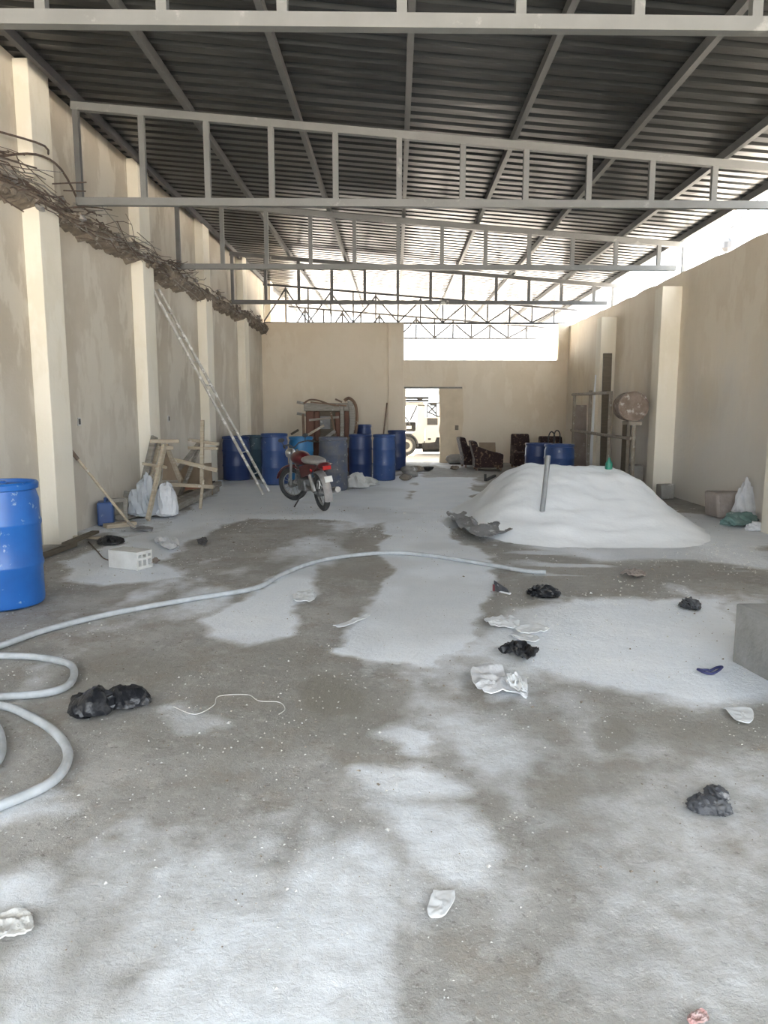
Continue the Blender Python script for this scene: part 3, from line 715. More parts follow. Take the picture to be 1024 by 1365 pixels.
    def fender(cx, yaw, a0, a1, m, name):
        rot = Matrix.Rotation(yaw, 3, 'Z'); vs = []; fs = []; n = 14
        for i in range(n + 1):
            a = math.radians(a0 + (a1 - a0) * i / n)
            for wy, rr in ((-0.065, R + 0.02), (-0.03, R + 0.045), (0.03, R + 0.045), (0.065, R + 0.02), (0.06, R + 0.012), (-0.06, R + 0.012)):
                vs.append(Vector((cx, 0, R)) + rot @ Vector((math.cos(a) * rr, wy, math.sin(a) * rr)))
        for i in range(n):
            for k in range(6): fs.append((i * 6 + k, i * 6 + (k + 1) % 6, i * 6 + 6 + (k + 1) % 6, i * 6 + 6 + k))
        fs += [tuple(range(6)), tuple(6 * n + k for k in range(6))[::-1]]
        MB().add(vs, fs).build(name, m, t, smooth=True, local=True)
    fender(0, 0, 60, 200, M_SEATGREY, 'rear_fender'); fender(wb, st, 20, 150, M_RED, 'front_fender')
    e = MB().box((0.62, 0, 0.36), (0.34, 0.22, 0.20)).build('engine', M_ENGINE, t, bevel=0.03, local=True)
    for k in range(6): MB().box((0.74, 0, 0.45 + 0.024 * k), (0.16, 0.17, 0.010), (0, -0.25, 0)).build('cooling_fin', M_ENGINE, e, local=True)
    MB().tube([(0.82, -0.06, 0.45), (0.86, -0.12, 0.30), (0.6, -0.14, 0.22), (0.25, -0.15, 0.25), (-0.28, -0.16, 0.34)], [0.02, 0.02, 0.022, 0.045, 0.045], 10).build('exhaust', M_CHROME, t, smooth=True, local=True)
    MB().ico((1.16, 0.03, 0.83), (0.08, 0.09, 0.09), 2).build('headlight', M_CHROME, t, smooth=True, local=True)
    MB().tube([(0.55, 0.10, 0.26), (0.50, 0.30, 0.045)], 0.012, 8).build('side_stand', M_RUBBER, t, local=True)
    for ch in t.children:
        if 'wheel' not in ch.name and 'fender' not in ch.name and 'fork' not in ch.name: ch.scale.x = kx
motorcycle()

# ---- stacked upholstered sofas behind the drums
def sofas():
    y = 16.9
    t = empty('upturned_sofa', D(437, 588, y), 'brown upholstered sofa stacked on its side above the drums', 'sofa')
    def q(a, b, dy=0.0): return D(a, b, y + dy)
    def panel(x0, y0, x1, y1, m, name, t_=0.12, dy=0.0, bev=0.02):
        a, b = q(x0, y1, dy), q(x1, y0, dy)
        return MB().b2((a.x, y + dy, a.z), (b.x, y + dy + t_, b.z)).build(name, m, t, bevel=bev)
    panel(408, 541, 470, 590, M_WOOD_D, 'seat_base', 0.6, 0.12)
    panel(408, 548, 419, 588, M_VELVET, 'back_cushion', 0.16, 0.0, 0.04); panel(419.5, 548, 426, 588, M_VELVET, 'back_cushion', 0.16, 0.0, 0.03)
    panel(447, 549, 453, 586, M_VELVET, 'back_cushion', 0.16, 0.0, 0.03); panel(459, 546, 466, 588, M_VELVET, 'back_cushion', 0.16, 0.0, 0.03)
    panel(427, 555, 440, 572, M_TARP, 'lining', 0.05, 0.05, 0.0)
    panel(405, 537, 470, 548, M_WOOD_G, 'top_rail', 0.5, -0.02); panel(453.5, 541, 458.5, 590, M_WOOD_G, 'upright', 0.1, -0.04)
    MB().tube(spline([q(405, 538, -.03), q(413, 533, -.03), q(425, 534, -.03), q(440, 539, -.03), q(452, 541, -.03)], 5), 0.022, 6).build('carved_trim', M_WOOD_BR, t)
    for yy in (537, 552): MB().bar(q(396, yy - 1, .1), q(411, yy + 2, .1), 0.06, 0.06).build('leg', M_WOOD_G, t)
    MB().bar(q(404, 552, .05), q(405, 586, .05), 0.05, 0.08).build('upright', M_WOOD_BR, t)
    MB().prism([q(463, 534, -.05), q(468, 535, -.05), q(472, 543, -.05), q(474, 560, -.05), q(472, 577, -.05), q(466, 596, -.05), q(461, 598, -.05), q(465, 578, -.05), q(466, 560, -.05), q(465, 546, -.05)], (0, 0.09, 0)).build('armrest', M_WOOD_G, t, bevel=0.012)
    MB().bar(q(412, 560, -.06), q(452, 556, -.06), 0.03, 0.05).build('loose_slat', M_WOOD_G, t); MB().bar(q(441, 549, -.07), q(449, 588, -.07), 0.04, 0.06).build('loose_slat', M_WOOD_BR, t)
    MB().bar(q(426, 590, -.25), q(447, 574, -.25), 0.05, 0.07).build('loose_slat', M_WOOD_G, t); MB().bar(q(414, 536, -.05), q(462, 541, -.05), 0.03, 0.035).build('loose_slat', M_WOOD_BR, t)
    pts = spline([q(459, 534, -.02), q(466, 531, -.02), q(474, 540, -.02), q(476, 560, -.02), q(474, 578, -.02)], 6)
    MB().tube(pts, 0.035, 8).build('arm_frame', M_WOOD_BR, t, smooth=True)
    MB().bar(q(447, 532, -.02), q(456, 536, -.02), 0.04, 0.04).build('leg', M_WOOD_BR, t)
    MB().bar(q(410, 580, -.2), q(432, 567, -.2), 0.04, 0.05).build('loose_slat', M_WOOD, t); MB().bar(q(388, 579, -.2), q(398, 573, -.2), 0.04, 0.05).build('loose_slat', M_WOOD_D, t)
    # lower sofa, mostly hidden by the drums, carries the one above
    z1 = D(437, 590, y).z
    u = empty('sofa', (-1.55, y + 0.4, 0), 'brown sofa hidden behind the drums under the stacked one', 'sofa')
    MB().b2((-2.25, y + 0.05, 0.06), (-1.0, y + 0.75, z1 * 0.55)).build('seat_base', M_VELVET, u, bevel=0.03)
    MB().b2((-2.25, y + 0.5, z1 * 0.55), (-1.0, y + 0.75, z1 - 0.01)).build('backrest', M_VELVET, u, bevel=0.03)
    for x in (-2.25, -1.18): MB().b2((x, y + 0.05, z1 * 0.55), (x + 0.18, y + 0.5, z1 - 0.01)).build('armrest', M_VELVET, u, bevel=0.03)
    for x in (-2.2, -1.05):
        for yy in (y + 0.1, y + 0.7): MB().b2((x - 0.03, yy - 0.03, 0), (x + 0.03, yy + 0.03, 0.06)).build('leg', M_WOOD_BR, u)
sofas()
pA, pB = G(508, 620), D(516, 537, 20.55)
pA.y = 20.0; pA.x = D(507, 590, 20.0).x; pA.z = 0
o = MB().tube([pA, pB], 0.022, 8).build('wooden_pole', M_WOOD_BR); tag(o, 'thin brown wooden pole leaning beside the back-wall pillar', 'pole')

# ---- armchairs with dark floral covers along the back wall
def armchair(c, rz, label, w=0.62, dpt=0.7, h=0.72):
    t = empty('armchair', (c[0], c[1], 0), label, 'armchair', 'dark floral armchairs by the back wall', rz)
    MB().b2((-dpt / 2, -w / 2, 0.07), (dpt / 2, w / 2, 0.30)).build('seat_base', M_FLORAL, t, bevel=0.03, local=True)
    MB().b2((-dpt / 2 + 0.16, -w / 2 + 0.1, 0.30), (dpt / 2 + 0.02, w / 2 - 0.1, 0.41)).build('seat_cushion', M_FLORAL, t, bevel=0.04, local=True)
    MB().hexa([(-dpt / 2, -w / 2, 0.28), (-dpt / 2 + 0.2, -w / 2, 0.28), (-dpt / 2 + 0.2, w / 2, 0.28), (-dpt / 2, w / 2, 0.28),
               (-dpt / 2 - 0.12, -w / 2 + .03, h), (-dpt / 2 + 0.04, -w / 2 + .03, h), (-dpt / 2 + 0.04, w / 2 - .03, h), (-dpt / 2 - 0.12, w / 2 - .03, h)]).build('backrest', M_FLORAL, t, bevel=0.035, local=True)
    for s in (-1, 1):
        a = MB(); y0, y1 = (s * w / 2, s * (w / 2 - 0.12))
        a.prism([(-dpt / 2 + 0.05, y0, 0.28), (dpt / 2, y0, 0.28), (dpt / 2, y0, 0.40), (0.05, y0, 0.47), (-dpt / 2 + 0.05, y0, 0.60)], (0, y1 - y0, 0)); a.build('armrest', M_FLORAL, t, bevel=0.02, local=True)
        for x in (-dpt / 2 + 0.06, dpt / 2 - 0.06): MB().b2((x - 0.025, s * (w / 2 - 0.06) - 0.025, 0), (x + 0.025, s * (w / 2 - 0.06) + 0.025, 0.07)).build('leg', M_WOOD_BR, t, local=True)
armchair((G(651, 627).x, 18.3), 0.0, 'front dark floral armchair of the pair facing right')
armchair((G(628, 622).x + 0.05, 19.2), 0.08, 'rear dark floral armchair tucked behind its twin near the doorway', dpt=0.62, h=0.78)
armchair((D(697, 600, 18.9).x, 19.0), -math.pi / 2, 'lone dark floral armchair facing the heap', w=0.52, h=0.86)
armchair((D(741, 600, 17.6).x, 17.9), -math.pi / 2, 'dark floral armchair mostly hidden behind the blue drums', w=0.62, h=0.84)
t = empty('wire_chair', (D(739, 590, 16.6).x, 16.6, 0), 'black bent-wire frame sticking up behind the blue drums', 'frame')
cx = D(738, 590, 16.6).x
for dx, zt in ((-0.05, 1.0), (0.07, 1.03)):
    MB().tube(spline([(cx + dx - .06, 16.6, 0), (cx + dx - .07, 16.6, .6), (cx + dx - .06, 16.6, zt - .1), (cx + dx, 16.6, zt), (cx + dx + .07, 16.6, zt - .1), (cx + dx + .06, 16.6, .6), (cx + dx + .05, 16.6, 0)], 6), 0.014, 6).build('wire_loop', M_RUBBER, t, smooth=True)
a, b = D(640, 615, 20.4), D(661, 590, 20.6)
o = MB().hexa([(a.x, 20.45, 0), (b.x, 20.45, 0), (b.x, 20.48, 0), (a.x, 20.48, 0), (a.x, 20.68, b.z), (b.x, 20.68, b.z), (b.x, 20.71, b.z), (a.x, 20.71, b.z)]).build('board', M_CARD)
tag(o, 'plain grey-brown board leaning on the back wall behind the armchair', 'board')

# ---- rack of pipes on the right wall with a rusty drum on it
def rack():
    y0 = 13.15
    t = empty('pipe_rack', (4.2, 15.2, 0), 'dusty scaffold rack of pipes standing along the right wall', 'rack')
    def X(px, y): return D(px, 585, y).x
    ys = [(845, 13.25), (838, 13.62), (812, 14.55), (785, 16.15), (764, 17.5)]
    pts = {}
    for px, y in ys:
        x = min(X(px, y), XR(y) - 0.06); pts[px] = (x, y)
        top = {845: 1.27, 838: 1.27, 812: 1.85, 785: 1.9, 764: 1.86}[px]
        MB().tube([(x, y, 0), (x, y, top)], 0.035, 8).build('post', M_GALV, t, smooth=True)
    for z in (0.98, 1.82):
        seq = [845, 812, 785, 764] if z < 1 else [812, 785, 764]
        MB().tube([(pts[k][0] - 0.05, pts[k][1], z + 0.01 * i) for i, k in enumerate(seq)], 0.03, 8).build('rail', M_GALV, t, smooth=True)
    MB().bar((pts[845][0] - .1, 13.25, 1.25), (pts[845][0] + .12, 13.25, 1.25), 0.06, 0.06).build('cross_bar', M_GALV, t)
    MB().bar((pts[838][0] - .12, 13.62, 1.25), (pts[838][0] + .12, 13.62, 1.25), 0.06, 0.06).build('cross_bar', M_GALV, t)
    MB().bar((X(764, 17.5) - .05, 17.5, 0.99), (X(764, 17.5) + .3, 17.5, 0.99), 0.05, 0.05).build('cross_bar', M_WOOD_G, t)
    c0, c1 = D(845, 541, 13.05), D(836, 540, 13.85); R = 0.258
    c0.z = c1.z = 1.28 + R + 0.012
    d = (c1 - c0); L = d.length
    k = empty('steel_drum', c0 - Vector((0, 0, R)), 'rusty dusty steel drum lying on the pipe rack', 'drum')
    pr = [(R * .9, 0.012), (R * .93, 0.0), (R, 0.0), (R, .02), (R * .97, .03), (R * .97, L * .33), (R, L * .345), (R * .97, L * .36), (R * .97, L * .65), (R, L * .665), (R * .97, L * .68), (R * .97, L - .02), (R, L)]
    MB().lathe(pr, c0, 36, d).build('body', M_RUST, k, smooth=True)
    MB().lathe([(0.03, -0.012), (0.03, 0.012)], c0 + Vector((0.1, 0.005, 0.12)), 12, d).build('bung', M_RUST, k)
rack()
x = D(806, 600, 15.1).x
o = MB().hexa([(x - .085, 15.05, 0), (x + .085, 15.05, 0), (x + .085, 15.1, 0), (x - .085, 15.1, 0), (x - .08, 15.16, 2.62), (x + .09, 15.16, 2.62), (x + .09, 15.21, 2.62), (x - .08, 15.21, 2.62)]).build('plank', M_WOOD_D)
tag(o, 'wide dark plank standing upright behind the pipe rack', 'plank')
x = D(788, 600, 16.5).x  # white strip added in place of a bright sliver of light
o = MB().hexa([(x - .04, 16.5, 0), (x + .04, 16.5, 0), (x + .04, 16.53, 0), (x - .04, 16.53, 0), (x + .03, 16.5, 2.25), (x + .055, 16.5, 2.25), (x + .055, 16.53, 2.25), (x + .03, 16.53, 2.25)]).build('light_sliver_strip', M_WHITEPOW)
tag(o, 'narrow white strip standing in for a bright sliver of light at the pipe rack', 'light_sliver_strip')
x = D(829, 600, 14.05).x
o = MB().b2((x - .03, 13.95, 0), (x + .07, 13.98, 1.28)).build('batten', M_WOOD_D); tag(o, 'short dark batten under the rusty drum', 'batten')
x = D(776, 600, 17.4).x
o = MB().hexa([(x - .1, 17.75, 0), (x + .2, 17.75, 0), (x + .2, 17.78, 0), (x - .1, 17.78, 0), (x - .1, 17.9, 1.6), (x + .2, 17.9, 1.6), (x + .2, 17.93, 1.6), (x - .1, 17.93, 1.6)]).build('board', M_STONE)
tag(o, 'greyish board leaning behind the far end of the pipe rack', 'board')

# ---- blocks and bags at the foot of the right wall
def block(px0, px1, ytop, ybase, dpt, m, name, label, cat, rz=0.0, jit=0.0, bev=0.015):
    a, b = G(px0, ybase), G(px1, ybase); h = D(px0, ytop, a.y).z; w = (b - a).length
    t = MB(); r = random.Random(px0)
    p = [(-w / 2, -dpt / 2, 0), (w / 2, -dpt / 2, 0), (w / 2, dpt / 2, 0), (-w / 2, dpt / 2, 0), (-w / 2, -dpt / 2, h), (w / 2, -dpt / 2, h), (w / 2, dpt / 2, h), (-w / 2, dpt / 2, h)]
    p = [Vector(q) + Vector((r.uniform(-jit, jit), r.uniform(-jit, jit), r.uniform(-jit, jit) if q[2] else 0)) for q in p]
    o = t.hexa(p).build(name, m, bevel=bev, local=True)
    o.location = ((a.x + b.x) / 2, a.y + dpt / 2, 0); o.rotation_euler.z = rz
    return tag(o, label, cat)
block(880, 899, 646, 665, 0.22, M_CONC, 'concrete_block', 'grey concrete block at the foot of the right-hand pillar', 'block', 0.1, 0.01)
block(837, 857, 620, 653, 0.22, M_CONC, 'concrete_block', 'concrete block under the rusty drum beside the heap', 'block', -0.1, 0.02)
block(952, 985, 656, 690, 0.32, M_STONE, 'stone_block', 'rough pinkish stone block beside the crumpled bags on the right', 'block', 0.25, 0.03, 0.03)
pA, pB = G(805, 640), G(858, 655)
o = MB().bar(D(806, 636, 12.7), D(860, 651, 12.25), 0.10, 0.03).build('plank', M_WOOD_G); tag(o, 'thin plank sloping from the heap to the wall pillar', 'plank')
p = on_heap(813, 626)
o = MB().lathe([(0.035, 0), (0.05, 0.02), (0.05, 0.10), (0.02, 0.15), (0.018, 0.18)], p + Vector((0, 0.05, -0.02)), 12).build('bottle', M_GREEN, smooth=True); tag(o, 'small green plastic bottle on the shoulder of the heap', 'bottle')

# low concrete step at the right edge
C1 = G(976, 880); C2 = G(1024, 906); dv = (C2 - C1).normalized()
a = [C1, C1 + dv * 1.3, C1 + dv * 1.3 + Vector((1.4, 0, 0)), C1 + Vector((1.4, 0.02, 0))]
o = MB().hexa([q + Vector((0, 0, -0.02)) for q in a] + [q + Vector((0, 0, 0.355)) for q in a]).build('concrete_step', mat('dark_dirty_concrete', (0.27, 0.27, 0.265), (0.19, 0.19, 0.185), 4, 0.95, splat=(0.42, 0.42, 0.41), splat_scale=3, bump=0.015, bump_scale=18), bevel=0.012)
tag(o, 'low dirty concrete step at the right edge of the floor', 'step')

# ---- crumpled things
def crumple(name, px, py, sx, sy, h, m, label, cat, seed, group=None, rz=0.0, fr=3.0, amp=0.5, sub=4, at=None, lift=0.0, parent=None, shape=None, taper=0.0):
    r = np.random.RandomState(seed); bm = bmesh.new(); bmesh.ops.create_icosphere(bm, subdivisions=sub, radius=1.0)
    co = np.array([v.co[:] for v in bm.verts]); o1, o2 = r.rand(2) * 50
    n = np.zeros(len(co))
    for k, (f, a) in enumerate(((fr, 0.55), (fr * 2.1, 0.3), (fr * 4.3, 0.17))):
        u = vnoise(co[:, 0] * f + o1 + co[:, 2] * f * .7, co[:, 1] * f + o2 - co[:, 2] * f * .9, k) * 2 - 1
        n += a * (1 - 2 * np.abs(u))
    rr = 1 + amp * n
    if shape is not None: rr = rr * shape(co)
    v = co * rr[:, None]
    v[:, 0] *= sx / 2; v[:, 1] *= sy / 2; v[:, 2] = np.where(v[:, 2] < 0, v[:, 2] * 0.15, v[:, 2]) * h
    v[:, 2] = v[:, 2] - v[:, 2].min() + lift
    v[:, :2] *= (1 - taper * np.clip(v[:, 2] / v[:, 2].max(), 0, 1))[:, None]
    fs = [tuple(q.index for q in f.verts) for f in bm.faces]; bm.free()
    p = at if at is not None else G(px, py)
    o = MB().add([tuple(q) for q in v], fs).build(name, m, parent, smooth=True, local=True)
    o.location = (p.x, p.y, p.z) ; o.rotation_euler.z = rz
    if parent is None: tag(o, label, cat, group)
    return o
def rag(name, pts_px, m, label, cat, seed, h=0.03, z=0.004, group=None, n=36):
    """a crumpled sheet lying on the floor with the given outline"""
    q = [G(a, b) for a, b in pts_px]; c = sum(q, Vector((0, 0, 0))) / len(q); r = np.random.RandomState(seed); o1, o2 = r.rand(2) * 40
    out = []; per = spline(q + [q[0]], 6)[:-1]; N = len(per); R = 9; vs = [c]; size = max((p - c).length for p in q)
    for i in range(1, R + 1):
        for k in range(N):
            t = i / R; p = c.lerp(per[k], t * (1 + (r.rand() - .5) * 0.06)); vs.append(p)
    X = np.array([p.x for p in vs]); Y = np.array([p.y for p in vs]); f = 2.2 / size
    w = (1 - np.abs(2 * vnoise(X * f + o1, Y * f + o2, 1) - 1)) * .6 + (1 - np.abs(2 * vnoise(X * f * 2.7 + o2, Y * f * 2.7, 2) - 1)) * .4
    Zv = h * w ** 1.5
    V = [Vector((p.x, p.y, z + float(Zv[i]))) for i, p in enumerate(vs)]
    fs = [(0, 1 + k, 1 + (k + 1) % N) for k in range(N)]
    for i in range(R - 1):
        for k in range(N):
            l = (k + 1) % N; a = 1 + i * N; fs.append((a + k, a + N + k, a + N + l, a + l))
    nv = len(V); base = [Vector((p.x, p.y, max(-0.004, p.z - 0.006))) for p in V]
    fs2 = [tuple(i + nv for i in f[::-1]) for f in fs]
    e0 = 1 + (R - 1) * N
    sd = [(e0 + k, nv + e0 + k, nv + e0 + (k + 1) % N, e0 + (k + 1) % N) for k in range(N)]
    o = MB().add(V + base, fs + fs2 + sd).build(name, m, None, smooth=True, loc=(c.x, c.y, 0))
    return tag(o, label, cat, group)

bg = empty('plastic_bag', G(146, 945), 'shiny black plastic bag crumpled beside the hose loops', 'bag')
pb0 = G(146, 945)
for (px, py, sx, sy, h, sd_) in ((124, 948, 0.19, 0.20, 0.085, 1), (172, 938, 0.20, 0.15, 0.07, 2)):
    p = G(px, py) - pb0
    crumple('bag_lobe', 0, 0, sx, sy, h, M_BLACKBAG, '', '', sd_, fr=1.5, amp=0.4, at=p, parent=bg)
crumple('bag_neck', 0, 0, 0.13, 0.10, 0.05, M_BLACKBAG, '', '', 4, fr=2.4, amp=0.4, at=G(148, 942) - pb0, parent=bg)

rag('plastic_bag', [(664, 872), (676, 864), (700, 864), (717, 872), (715, 878), (700, 882), (680, 878)], M_BLACKBAG, 'flattened black plastic bag in the middle of the floor', 'bag', 3, 0.06)
crumple('plastic_bag', 725, 793, 0.22, 0.20, 0.055, M_BLACKBAG, 'small black rag on the damp patch beyond the white rags', 'rag', 6, fr=2.5, amp=0.5)
crumple('plastic_bag', 920, 810, 0.12, 0.15, 0.05, M_BLACKDUST, 'little dark plastic scrap near the concrete step', 'scrap', 8, fr=2.5, amp=0.6)
nb = empty('net_bag', G(948, 1080), 'dusty dark grey net bag lying near the right edge', 'bag'); p0 = G(948, 1080)
for px, py, sx, sy, h, s_ in ((955, 1063, 0.085, 0.08, 0.035, 11), (938, 1078, 0.10, 0.09, 0.04, 12), (958, 1083, 0.09, 0.06, 0.035, 13)):
    crumple('bag_fold', 0, 0, sx, sy, h, M_BLACKDUST, '', '', s_, fr=2.6, amp=0.4, at=G(px, py) - p0, parent=nb)
crumple('black_rag', 147, 725, 0.25, 0.22, 0.07, M_BLACKBAG, 'matt black rag beside the hollow block on the left', 'rag', 14, fr=2.0, amp=0.35)
rag('tarpaulin', [(594, 693), (618, 688), (640, 689), (658, 702), (674, 714), (682, 719), (665, 721), (640, 722), (618, 712), (606, 702)], M_TARP, 'crumpled grey tarpaulin lying in front of the heap', 'tarpaulin', 5, 0.16)
rag('white_rag', [(645, 828), (668, 824), (690, 828), (690, 838), (670, 838), (655, 835)], M_PAPER, 'crumpled white scrap behind the flattened black bag', 'scrap', 6, 0.03)
rag('white_rag', [(686, 840), (712, 834), (733, 840), (712, 846), (695, 846)], M_PAPER, 'pointed white scrap right of its crumpled twin', 'scrap', 7, 0.02)
rag('white_rag', [(682, 849), (705, 847), (719, 852), (712, 857), (690, 853)], M_PAPER, 'oval white scrap just above the flattened black bag', 'scrap', 8, 0.015)
rag('white_sheet', [(626, 902), (645, 888), (668, 893), (676, 905), (700, 912), (703, 933), (680, 928), (650, 928), (632, 918)], M_WHITEBAG, 'crumpled white plastic sheet below the flattened black bag', 'sheet', 23, 0.045)
rag('white_flap', [(676, 912), (690, 912), (701, 925), (702, 934), (688, 929), (676, 922)], M_PAPER, 'upturned white flap at the corner of the plastic sheet', 'scrap', 19, 0.05, z=0.03)
rag('paper', [(578, 1190), (606, 1191), (600, 1212), (586, 1224), (570, 1218)], M_PAPER, 'flat white piece of paper near the bottom centre', 'paper', 10, 0.008)
rag('paper', [(965, 945), (1000, 946), (1003, 962), (985, 963)], M_PAPER, 'pale paper scrap at the right below the blue strap', 'paper', 11, 0.01)
rag('cement_crust', [(0, 1222), (28, 1216), (44, 1228), (40, 1245), (15, 1250), (-5, 1252)], M_BLOCK, 'flat pale crust of cement at the lower left edge', 'crust', 12, 0.015)
rag('white_wrap', [(205, 722), (222, 720), (238, 727), (236, 735), (215, 733)], M_WHITEBAG, 'white crumpled wrapper behind the hollow block', 'wrapper', 13, 0.07)
rag('foil_scrap', [(262, 724), (272, 720), (277, 727), (268, 730)], M_BLACKDUST, 'small shiny dark scrap left of the powder track', 'scrap', 14, 0.06)
rag('foil_scrap', [(827, 766), (845, 763), (860, 766), (858, 771), (840, 770)], M_STONE, 'grey-brown scrap on the damp floor right of the black rag', 'scrap', 15, 0.05)
rag('foil_scrap', [(192, 752), (206, 748), (214, 750), (205, 756)], M_STONE, 'small pinkish scrap right of the hollow block', 'scrap', 16, 0.05)
rag('paper', [(390, 794), (412, 790), (422, 795), (415, 803), (395, 803)], M_PAPER, 'pale crumpled paper in the middle of the grey floor', 'paper', 17, 0.03)
rag('paper', [(444, 836), (455, 832), (488, 822), (490, 824), (460, 837)], M_PAPER, 'twisted pale paper strip at the edge of the powder track', 'paper', 18, 0.02)
rag('wrapper', [(918, 1356), (930, 1352), (942, 1354), (944, 1363), (928, 1368), (916, 1364)], mat('faded_red_wrapper', (0.34, 0.14, 0.13), (0.45, 0.38, 0.36), 14, 0.6), 'faded red wrapper at the bottom edge near the right', 'wrapper', 24, 0.015)
# packet with red edge
t = empty('packet', G(668, 788), 'folded black and red packet standing on the powder track', 'packet')
a, b, c_ = G(659, 788), G(680, 792), D(659, 774, G(659, 788).y)
MB().hexa([a, b, b + Vector((0, .05, 0)), a + Vector((0, .05, 0)), c_, b + Vector((-.02, 0, .04)), b + Vector((-.02, .03, .04)), c_ + Vector((0, .02, 0))]).build('sleeve', M_BLACKDUST, t)
MB().hexa([a + Vector((-.012, -.004, 0)), a + Vector((.012, -.004, 0)), a + Vector((.012, .03, 0)), a + Vector((-.012, .03, 0)), c_ + Vector((-.012, -.004, -.03)), c_ + Vector((.012, -.004, -.04)), c_ + Vector((.01, .02, -.04)), c_ + Vector((-.01, .02, -.03))]).build('edge', M_RED, t)
MB().bar(a + Vector((0.03, -0.01, 0.006)), b + Vector((0, -0.01, 0.006)), 0.02, 0.012).build('flap', M_PAPER, t)
# blue strap loop
pl = [(930, 892), (938, 896), (948, 898), (956, 895), (963, 889), (955, 890), (947, 894), (943, 893), (936, 893)]
o = MB().tube(spline([G(a, b, 0.012) for a, b in pl] + [G(930, 892, 0.012)], 5), 0.0075, 6).build('blue_strap', M_BLUECLOTH, smooth=True, loc=tuple(G(946, 894))); tag(o, 'small dark blue strap loop near the concrete step', 'strap')
# black bracket left of the heap
t = empty('metal_bracket', G(652, 640), 'small black metal bracket on the floor left of the heap', 'bracket')
MB().bar(G(647, 641), D(647, 632, G(647, 641).y), 0.05, 0.05).build('upright', M_RUBBER, t)
MB().bar(G(648, 640, .02), G(660, 634, .05), 0.05, 0.05).build('arm', M_RUBBER, t)

# ---- hoses
def hose(name, pl, r, label, cat='hose', m=M_HOSE, n=10):
    p = spline([G(a, b, r - 0.004) for a, b in pl], n)
    return tag(MB().tube(p, r, 10).build(name, m, smooth=True, loc=tuple(G(*pl[len(pl) // 2]))), label, cat)
hose('hose', [(-40, 872), (0, 861), (60, 840), (130, 822), (200, 808), (270, 796), (340, 784), (375, 766), (410, 752), (450, 743), (510, 737), (560, 739), (610, 746), (660, 754), (700, 761), (728, 763)], 0.021, 'long whitish hose winding from the left edge past the powder track')
hose('hose', [(-60, 874), (0, 874), (50, 876), (90, 884), (99, 897), (90, 914), (60, 924), (0, 929), (-60, 934), (-70, 938), (0, 940), (40, 955), (72, 975), (90, 1000), (85, 1025), (60, 1048), (0, 1074), (-60, 1100)], 0.021, 'looped whitish hose end lying at the left edge')
hose('hose', [(-40, 950), (-8, 965), (2, 990), (-4, 1015), (-40, 1040)], 0.02, 'short bend of grey hose just entering the left edge')
hose('wire', [(232, 942), (260, 952), (285, 940), (292, 928), (330, 926), (345, 934), (372, 936), (380, 945), (372, 952)], 0.0022, 'thin pale wire squiggle right of the black bag', 'wire', M_BLOCK)
hose('wire', [(118, 722), (130, 735), (140, 745), (160, 748), (178, 740)], 0.006, 'thin dark wire loop in front of the black rag', 'wire', M_REBAR)

# ---- hollow blocks on the left
def hollow_block(loc, rz, label, L=0.40, W=0.2, H=0.2, rx=0.0):
    t = empty('hollow_block', loc, label, 'block', None, rz); t.rotation_euler.x = rx
    m = MB(); c = 0.10; cols = [(-W / 2, -W / 2 + .025), (-.02, .0), (W / 2 - .025, W / 2)]
    m.b2((0, -W / 2, 0), (L - c, W / 2, H))
    xs0 = L - c
    ys = [-W / 2, -W / 2 + .02, -.042, -.022, .022, .042, W / 2 - .02, W / 2]
    for i in (0, 2, 4, 6): m.b2((xs0, ys[i], 0), (L, ys[i + 1], H))
    for i in (1, 3, 5):
        for z0, z1 in ((0, .03), (.088, .112), (H - .03, H)): m.b2((xs0, ys[i], z0), (L, ys[i + 1], z1))
    m.build('body', M_BLOCK, t, local=True)
    MB().b2((xs0 - .002, -W / 2 + .01, .01), (xs0 + .004, W / 2 - .01, H - .01)).build('hole_shade_plate', M_HOLE, t, local=True)  # dark plate at the back of the holes paints their shade
p = G(152, 757)
hollow_block((p.x - 0.02, p.y + 0.12, 0), 0.03 - 0.45, 'pale hollow cement block lying on the floor, holes facing right', L=0.36, H=0.17)
p = G(43, 742)
hollow_block((p.x - 0.02, p.y, 0), -math.pi / 2 + .2, 'hollow block standing by the wall behind the bright blue drum', L=0.3, W=0.2, H=0.36)

# ---- shovel
hA, hB = D(94, 600, 8.75), G(178, 706)
t = empty('shovel', hB, 'long-handled shovel leaning on the left wall, blade on the floor', 'shovel')
hA.x = max(hA.x, XL(8.75) + 0.03)
MB().tube([hA, hB + Vector((0, 0, .02))], 0.018, 10).build('handle', M_WOOD, t, smooth=True)
d = (hB - hA).normalized(); MB().tube([hA, hA + d * 0.14], 0.024, 10).build('grip', M_RUST, t, smooth=True)
vs = []; fs = []
bl = [(0.0, 0.04), (0.06, 0.10), (0.16, 0.12), (0.26, 0.09), (0.34, 0.01)]
dx = Vector((0.86, -0.5, 0)).normalized(); dy = Vector((0.5, 0.86, 0)).normalized()
for l, w in bl:
    for s, zz in ((-1, .03), (0, 0.004), (1, .03)): vs.append(hB + dx * l + dy * (w * s) + Vector((0, 0, zz + 0.05 * max(0, .1 - l) * 4)))
nb_ = len(vs); vs += [q + Vector((0, 0, 0.006)) for q in vs]
for i in range(4):
    for k in range(2):
        a = i * 3 + k; fs += [(a, a + 1, a + 4, a + 3), (nb_ + a, nb_ + a + 3, nb_ + a + 4, nb_ + a + 1)]
ed = [0, 3, 6, 9, 12, 13, 14, 11, 8, 5, 2, 1]
for i in range(len(ed)): a, b = ed[i], ed[(i + 1) % len(ed)]; fs.append((a, b, nb_ + b, nb_ + a))
MB().add(vs, fs).build('blade', M_TARP, t)
